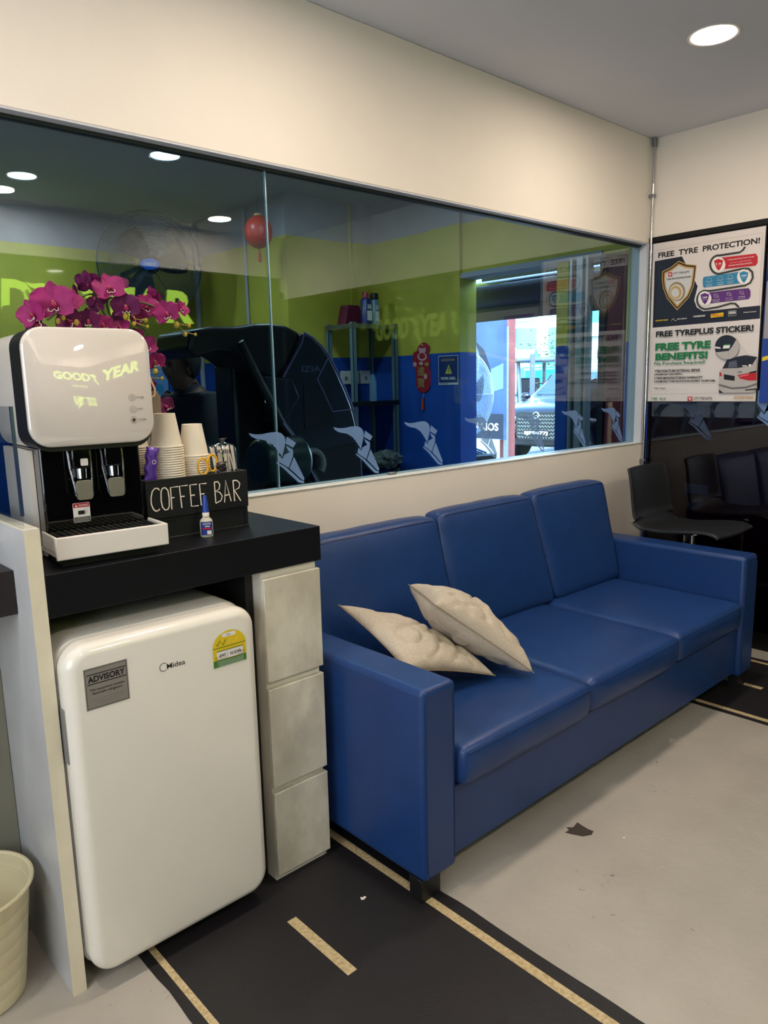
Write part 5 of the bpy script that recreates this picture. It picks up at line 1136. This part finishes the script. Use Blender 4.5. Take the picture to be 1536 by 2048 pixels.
# ------------------------------------------------------------------ people
M_skin = mat('skin', (128, 86, 66), .55); M_hair = mat('black_hair', (14, 12, 12), .6, noise_amt=.4, scale=60); M_jacket = mat('dark_jacket', (26, 28, 40), .7, noise_amt=.2, scale=20); M_trouser = mat('dark_trousers', (30, 30, 36), .8)
def skin_mesh(name, J, E, m, parent, sub=2):
    me = bpy.data.meshes.new(name); me.from_pydata([j[0] for j in J], E, []); o = bpy.data.objects.new(name, me); C.objects.link(o)
    md = o.modifiers.new('skin', 'SKIN'); md.use_smooth_shade = True
    for i, j in enumerate(J):
        r = j[1]; me.skin_vertices[0].data[i].radius = r if isinstance(r, tuple) else (r, r)
    me.skin_vertices[0].data[0].use_root = True
    s = o.modifiers.new('sub', 'SUBSURF'); s.levels = sub; s.render_levels = sub
    me.materials.append(m); o.parent = parent
    dg = bpy.context.evaluated_depsgraph_get(); ev = bpy.data.meshes.new_from_object(o.evaluated_get(dg)); o.modifiers.clear(); o.data = ev
    for p in ev.polygons: p.use_smooth = True
    return o
def person(label, loc, rz, lean, arms):
    t = thing('person', label, 'person', loc, rz)
    def sp(z, x=0): # spine leaning forward (+x) above the hips
        k = max(0, z-.95); return (x+k*math.sin(lean), 0, .95+k*math.cos(lean) if z > .95 else z)
    J = [(sp(.95), (.15, .11)), (sp(1.15), (.14, .10)), (sp(1.35), (.17, .11)), (sp(1.45), (.10, .09)), (sp(1.52, .01), (.055, .055)), (sp(1.60, .03), (.075, .085)), (sp(1.70, .035), (.082, .095)), (sp(1.765, .02), (.05, .06))]
    E = [(0, 1), (1, 2), (2, 3), (3, 4), (4, 5), (5, 6), (6, 7)]
    def add(p, r, a): J.append((p, r)); E.append((a, len(J)-1)); return len(J)-1
    nose = add(tuple(Vector(sp(1.635, .03))+Vector((.108, 0, 0))), (.014, .016), 5)
    hands = []
    for s, (el, ha) in zip((1, -1), arms):
        sh = add(tuple(Vector(sp(1.42))+Vector((0, .18*s, 0))), .06, 3); e1 = add((el[0], el[1]*s, el[2]), .045, sh); h1 = add((ha[0], ha[1]*s, ha[2]), .030, e1)
        d = (Vector(ha)-Vector(el)).normalized(); d = Vector((d.x, d.y*s, d.z)); h0 = Vector((ha[0], ha[1]*s, ha[2])); pm = add(tuple(h0+d*.06), (.038, .018), h1); sd = d.cross(Vector((0, 0, 1))).normalized() if abs(d.z) < .9 else Vector((0, 1, 0))
        for k in range(4):
            b0 = h0+d*.095+sd*(.026-.0175*k); a = add(tuple(b0), .009, pm); a = add(tuple(b0+d*(.035 if k < 3 else .025)+Vector((0, 0, -.01))), .008, a); add(tuple(b0+d*(.06 if k < 3 else .045)+Vector((0, 0, -.03))), .007, a)
        a = add(tuple(h0+d*.03+sd*.04), .010, pm); add(tuple(h0+d*.065+sd*.055+Vector((0, 0, -.01))), .008, a)
    for s in (1, -1):
        hp = add((0, .10*s, .86), .095, 0); kn = add((.03, .11*s, .49), .060, hp); an = add((0, .11*s, .09), .042, kn); add((.13, .12*s, .035), .038, an)
    skin_mesh('body', J, E, M_skin, t)
    # jacket
    K = [(sp(.86), (.175, .135)), (sp(1.15), (.17, .13)), (sp(1.36), (.195, .135)), (sp(1.46), (.125, .11)), (sp(1.55), (.078, .078))]; F = [(0, 1), (1, 2), (2, 3), (3, 4)]
    for s, (el, ha) in zip((1, -1), arms):
        K.append((tuple(Vector(sp(1.42))+Vector((0, .19*s, 0))), .085)); F.append((2, len(K)-1)); K.append(((el[0], el[1]*s, el[2]), .066)); F.append((len(K)-2, len(K)-1)); K.append((tuple(Vector((el[0], el[1]*s, el[2]))*.12+Vector((ha[0], ha[1]*s, ha[2]))*.88), .05)); F.append((len(K)-2, len(K)-1))
    skin_mesh('jacket', K, F, M_jacket, t)
    K = [((0, 0, .93), (.165, .125))]; F = []
    for s in (1, -1):
        K += [((0, .10*s, .84), .112), ((.03, .11*s, .49), .078), ((0, .11*s, .11), .06)]; n = len(K); F += [(0, n-3), (n-3, n-2), (n-2, n-1)]
    skin_mesh('trousers', K, F, M_trouser, t)
    for s in (1, -1): MB().ball((.06, .115*s, .045), .06, 14, (2.1, .85, .75)).build('shoe', M_blackmat, t, smooth=True)
    hc = Vector(sp(1.675, .005)); hm = MB(); hm.ball((0, 0, 0), .128, 22, (1.02, .88, 1.04))
    bmesh.ops.bisect_plane(hm.b, geom=hm.b.verts[:]+hm.b.edges[:]+hm.b.faces[:], plane_co=(.045, 0, -.0), plane_no=(.8, 0, -.62), clear_outer=True)
    for v in hm.b.verts: v.co *= 1+.05*noise.noise(v.co*30)
    hm.build('hair', M_hair, t, smooth=True, M=Matrix.Translation(hc))
    for s in (1, -1): MB().ball(Vector(sp(1.625, .02))+Vector((0, .083*s, 0)), .02, 10, (1, .5, 1.5)).build('ear', M_skin, t, smooth=True)
    for s in (1, -1): MB().ball(Vector(sp(1.66, .03))+Vector((.088, .03*s, 0)), .009, 8).build('eye', M_ink, t, smooth=True)
    MB().ball(Vector(sp(1.585, .03))+Vector((.088, 0, 0)), .016, 10, (.5, 1.5, .4)).build('mouth', mat('lips', (120, 66, 60), .5), t, smooth=True)
pc = on('y', 1.95, 400, 760)
person('person in a dark jacket leaning forward beside the dark machine in the workshop', (pc.x+.02, 1.95, 0), math.radians(192), .22, (((.22, .30, 1.10), (.42, .22, 1.12)), ((.20, .28, 1.08), (.40, .20, 1.05))))
pc = on('x', 5.1, 1222, 760)
person('person in a black jacket outside the opening, half hidden by the maroon cabinet', (pc.x, pc.y, 0), math.radians(220), .05, (((.05, .27, 1.12), (.25, .22, 1.15)), ((.05, .27, 1.12), (.25, .20, 1.18))))
# ------------------------------------------------------------------ outside the opening
struct('ground', MB().box(RX+.15, .34, -.06, 60, 60, -.01), mat('asphalt', (120, 122, 124), .8, noise_amt=.2, scale=2))
t = thing('picture_board', 'large blue-grey printed board of a battery standing outside behind the fan', 'board', (7.7, 4.3, 0))
a = on('x', 7.7, 1010, 636); b_ = on('x', 7.7, 1008, 825)
MB().box(0, a.y-4.3, b_.z-.35, .04, a.y-4.3+1.5, a.z).build('panel', mat('board_blue', (54, 78, 122), .6, col2=(38, 58, 98), scale=2.5), t)
P = Print((-.002, a.y-4.3, 0), (0, -1, 0), (0, 0, 1)); 
P.poly([(-1.4, 1.25), (-.02, 1.72), (-.02, 1.40), (-1.4, 1.05)], mat('board_shadow_print', (90, 112, 150), .6)); P.poly([(-1.4, 1.35), (-.48, 1.35), (-.34, 1.9), (-.5, 2.03), (-1.4, 1.95)], mat('board_grey', (78, 96, 130), .6)); P.poly([(-.5, 2.03), (-.34, 1.9), (-.22, 1.62), (-.30, 1.55)], M_navy)
P.poly([(-.60, 1.98), (-.52, 1.98), (-.52, 2.05), (-.60, 2.05)], M_red); P.rect(-1.48, b_.z-.34, -.02, b_.z-.02, M_navy); P.text('SOLARIOS', -.75, b_.z-.24, -.10, b_.z-.14, M_pwhite, .02); P.build('print', t)
for y in (-.1, 1.2): MB().box(.04, a.y-4.3+y+.1, 0, .08, a.y-4.3+y+.15, a.z-.1).build('leg', M_steel, t)
t = thing('lift_post', 'rusty red steel lift post with faded lettering outside the opening', 'post', on('x', 8.15, 1015, 825)-Vector((0, 0, on('x', 8.15, 1015, 825).z)))
hz = on('x', 8.15, 1015, 603).z
M_rust = mat('rusty_red_paint', (130, 62, 60), .6, noise_amt=.3, scale=8)
MB().box(-.08, -.07, 0, .08, .07, hz).build('column', M_rust, t, bevel=.008)
MB().box(-.05, .07, hz-.18, .05, .95, hz-.10).build('cross_arm', mat('dark_rust', (84, 50, 44), .7), t, bevel=.006); MB().box(-.08, .62, hz-.42, .08, .95, hz-.10).build('lift_carriage', MATS['dark_rust'], t, bevel=.01); MB().box(-.02, -.26, hz-.04, .02, .0, hz-.01).build('top_arm', M_steel, t)
P = Print((-.083, 0, 0), (0, 0, -1), (0, -1, 0)); [P.rect(-hz+.6+.08*k, -.035, -hz+.65+.08*k, .035, M_pgrey) for k in range(10)]; P.build('faded_lettering', t)
# forklift
def forklift():
    p = on('x', 15.5, 1066, 780); t = thing('forklift', 'grey forklift with roof guard and steering wheel behind the parked car', 'forklift', (p.x, p.y, 0), math.radians(-128)); m = mat('forklift_grey', (70, 78, 92), .5); L = None
    MB().box(-.9, -.5, .25, .9, .5, .95).build('chassis', mat('forklift_teal', (60, 110, 120), .5), t, bevel=.05)
    MB().box(-.85, -.62, 1.93, .75, .62, 2.0).box(-.6, -.55, 1.99, .5, .55, 2.03).build('roof_guard', m, t, bevel=.02)
    for x, y, dx in ((.7, .5, -.25), (.7, -.5, -.25), (-.75, .5, .0), (-.75, -.5, .0)): MB().tube([(x, y, .9), (x+dx, y, 1.95)], .05, 8).build('roof_post', m, t, smooth=True)
    MB().box(-.45, -.3, .95, .05, .3, 1.08).box(-.5, -.3, 1.05, -.38, .3, 1.55).build('seat', M_blackmat, t, bevel=.04)
    MB().torus((.32, 0, 1.32), .19, .018, (-.5, 0, .85), 28).tube([(.32, 0, 1.32), (.5, 0, .95)], .025, 8).build('steering_wheel', M_blackmat, t, smooth=True)
    for x in (-.6, .6):
        for y in (-.48, .48): MB().lathe([(.12, -.1), (.3, -.1), (.32, -.05), (.32, .05), (.3, .1), (.12, .1)], (x, y, .32), 24, M=Matrix.Rotation(PI/2, 4, 'X')).build('wheel', M_rubber, t, smooth=True)
    for y in (-.3, .3): MB().box(.95, y-.05, .1, 1.05, y+.05, 2.1).build('mast_rail', m, t)
forklift()
# parked SUV
def suv(loc, rz, label, bm_, plate):
    t = thing('parked_car', label, 'car', loc, rz)   # x forward, origin under the front bumper centre
    prof = [(.0, .30), (.03, .55), (.02, .78), (-.08, .96), (-.35, 1.04), (-1.05, 1.12), (-1.25, 1.16), (-1.85, 1.62), (-2.2, 1.70), (-3.6, 1.68), (-4.25, 1.25), (-4.35, .9), (-4.3, .35), (-3.9, .25), (-.3, .22)]
    V = []; F = []; n = len(prof); W = .93
    secs = [(-1.0, .90), (-.92, .98), (-.6, 1.0), (0, 1.0), (.6, 1.0), (.92, .98), (1.0, .90)]
    for s, k in secs:
        for x, z in prof:
            tuck = .80 if z > 1.2 else 1.0
            xx = x-(.22*abs(s)**3 if x > -.5 else 0); V.append((xx, s*W*tuck, .65+(z-.65)*(k if z > .9 else 1)))
    m_ = len(secs)
    for i in range(m_-1):
        for j in range(n): F.append((i*n+j, i*n+(j+1) % n, (i+1)*n+(j+1) % n, (i+1)*n+j))
    F += [tuple(range(n)), tuple((m_-1)*n+j for j in range(n-1, -1, -1))]
    MB().verts_faces(V, F).build('body', bm_, t, smooth=True, sub=1)
    gl = mat('car_glass', (40, 60, 70), .05, coat=.5)
    MB().verts_faces([(-1.27, -.68, 1.20), (-1.27, .68, 1.20), (-1.82, .62, 1.62), (-1.82, -.62, 1.62)], [(0, 1, 2, 3)]).build('windscreen', gl, t, solid=.02)
    for s in (1, -1): MB().verts_faces([(-1.45, s*.80, 1.18), (-3.7, s*.80, 1.18), (-3.5, s*.755, 1.60), (-1.95, s*.755, 1.60)], [(0, 1, 2, 3)]).build('side_window', gl, t, solid=.02)
    g_ = MB(); g_.prism(rrect(-.42, .42, .42, .92, .08), (.03, 0, 0), (0, 1, 0), (0, 0, 1), (1, 0, 0), .02); g_.build('grille', M_blackmat, t)
    ms = MB()
    for k in range(7):
        for j in range(14): 
            ms.tube([(.056, -.39+.06*j, .45+.065*k), (.056, -.36+.06*j, .482+.065*k), (.056, -.33+.06*j, .45+.065*k)], .006, 4)
    ms.build('grille_mesh', M_steel, t)
    for s in (1, -1):
        MB().prism([(s*.46, .82), (s*.84, .90), (s*.86, .74), (s*.50, .70)], (-.13, 0, 0), (0, 1, 0), (0, 0, 1), (1, 0, 0), .14).build('headlight', mat('headlight_glass', (170, 190, 200), .08, coat=.6), t, bevel=.01)
        MB().ball((-1.35, s*1.0, 1.18), .1, 12, (.7, 1.1, .7)).build('wing_mirror', bm_, t, smooth=True)
        MB().prism(rrect(s*.62-.12, .38, s*.62+.12, .52, .03), (.0, 0, 0), (0, 1, 0), (0, 0, 1), (1, 0, 0), .015).build('fog_light', M_blackmat, t)
    MB().torus((.065, 0, .86), .055, .012, (1, 0, 0), 24).build('front_badge', M_chrome, t, smooth=True)
    pl = MB().box(.06, -.26, .47, .07, .26, .60).build('number_plate', M_ink, t)
    P = Print((.0712, 0, 0), (0, 1, 0), (0, 0, 1)); P.text(plate, -.24, .50, .24, .575, M_pwhite, .03); P.build('plate_characters', pl)
    for x in (-.85, -3.5):
        for s in (1, -1): MB().lathe([(.18, -.11), (.33, -.11), (.36, -.07), (.36, .07), (.33, .11), (.18, .11)], (x, s*.84, .36), 28, M=Matrix.Rotation(PI/2, 4, 'X')).build('wheel', M_rubber, t, smooth=True)
d = ray(1075, 868); pz = CAM+d*((.50-CAM.z)/d.z*.98)
suv((pz.x, pz.y, 0), math.radians(188), 'dark parked car with mesh grille facing the workshop opening', mat('dark_car_paint', (14, 16, 26), .2, coat=.5), 'SJP8677J')
# van, far buildings
def P3(px, dist, z=0): d = ray(px, 760); d.z = 0; d.normalize(); p = CAM+d*dist; return Vector((p.x, p.y, z))
p = P3(1090, 25.5); t = thing('teal_van', 'teal van parked beyond the forklift', 'van', p, math.radians(140))
tm = mat('teal_paint', (30, 150, 170), .3, coat=.5); MB().box(-1.2, -2.2, .35, 1.2, 2.2, 1.0).box(-1.1, -2.0, 1.0, 1.1, 1.4, 1.9).build('body', tm, t, bevel=.12, bseg=3)
MB().box(-1.12, -1.7, 1.15, 1.12, -.6, 1.7).box(-1.12, -.4, 1.15, 1.12, .9, 1.7).build('side_windows', mat('van_window', (150, 180, 170), .1), t)
for x in (-1.1, 1.1):
    for y in (-1.4, 1.4): MB().lathe([(.1, -.12), (.34, -.12), (.34, .12), (.1, .12)], (x, y, .34), 20, M=Matrix.Rotation(PI/2, 4, 'Y')).build('wheel', M_rubber, t, smooth=True)
M_bw = mat('white_render', (236, 238, 236), .8); M_bg = mat('facade_glass_cyan', (90, 150, 170), .15)
def facing(px): d = ray(px, 760); return math.atan2(d.y, d.x)-PI/2
p = P3(965, 30); t = thing('office_building', 'white office building with a grid of square windows beyond the red post', 'building', p, facing(965))
MB().box(-6.5, 0, 0, .95, 6, 9).build('facade', M_bw, t)
for i in range(8):
    for j in range(3):
        MB().box(-6.3+.95*i, -.04, 3.35+1.15*j, -5.5+.95*i, -.0, 4.35+1.15*j).build('window', M_bg, t)
MB().box(-6.3, -1.0, 2.5, 1.25, 0, 2.7).build('canopy', M_bw, t)
p = P3(1075, 32); t = thing('louvred_building', 'white building with horizontal louvres and dark windows beyond the forklift', 'building', p, facing(1075))
MB().box(-1.0, 0, 0, 3.2, 6, 4.9).build('facade', M_bw, t)
for i in range(3):
    for k in range(6): MB().box(-1.15+1.5*i, -.10, 3.85+.16*k, .0+1.5*i, -.02, 3.93+.16*k).build('louvre', M_grey, t)
    MB().box(-1.1+1.5*i, -.04, 2.75, -.05+1.5*i, 0, 3.6).build('window', mat('slate_window', (80, 100, 130), .2), t)
MB().verts_faces([(-.3, -2.2, 2.1), (3, -2.2, 2.1), (3, 0, 3.3), (-.1, 0, 2.7)], [(0, 1, 2, 3)]).build('teal_awning', tm, t, solid=.04)
p = P3(1204, 21); t = thing('teal_awning_shop', 'turquoise awning sheet over grey shutters beside the silver door tracks', 'awning', p, facing(1196))
MB().box(-.8, 0, 2.95, 2.2, .1, 4.35).build('sheet', mat('turquoise_sheet', (50, 200, 210), .5), t); MB().box(-.8, -.02, 4.35, 2.2, .12, 4.9).build('fascia', M_bw, t)
MB().box(-.8, 0, 2.6, 2.2, .1, 2.95).build('valance', mat('pale_valance', (190, 224, 220), .5), t)
for k in range(7): MB().box(-.8+.42*k, .05, 0, -.42+.42*k, .12, 2.6).build('shutter_panel', mat('grey_shutter', (110, 118, 130), .5), t)
# small tree
p = P3(1114, 28.5); t = thing('street_tree', 'small leafy tree between the forklift roof and the pale building', 'tree', p)
MB().tube([(0, 0, 0), (.05, 0, 1.5), (0, .05, 2.4)], [.09, .07, .04], 8).build('trunk', mat('bark', (80, 64, 50), .9), t, smooth=True)
random.seed(11); lf = MB()
for k in range(700):
    c_ = Vector((random.gauss(0, .45), random.gauss(0, .45), 2.4+random.gauss(0, .5))); q_ = Matrix.Rotation(random.uniform(0, 6.3), 3, 'Z') @ Matrix.Rotation(random.uniform(-1, 1), 3, 'X'); s = .07
    lf.verts_faces([c_+q_ @ Vector(v) for v in ((-s, 0, 0), (0, -s*.5, 0), (s, 0, 0), (0, s*.5, 0))], [(0, 1, 2, 3)])
lf.build('foliage', mat('leaf_green', (70, 110, 60), .6), t)
# blue bin outside
t = thing('tool_bin', 'blue tool bin with a black rim under the pedestal fan', 'bin', (4.56, 1.72, 0))
MB().box(-.13, -.15, 0, .13, .22, .86).build('body', M_bluep, t, bevel=.01); MB().box(-.15, -.17, .86, .15, .24, .92).build('rim', M_blackmat, t, bevel=.008)
for k in range(5): MB().tube([(-.1+.05*k, -.1, .93), (-.06+.04*k, .15, .95+.01*k)], .008, 8).build('tool', M_steel, t, smooth=True)
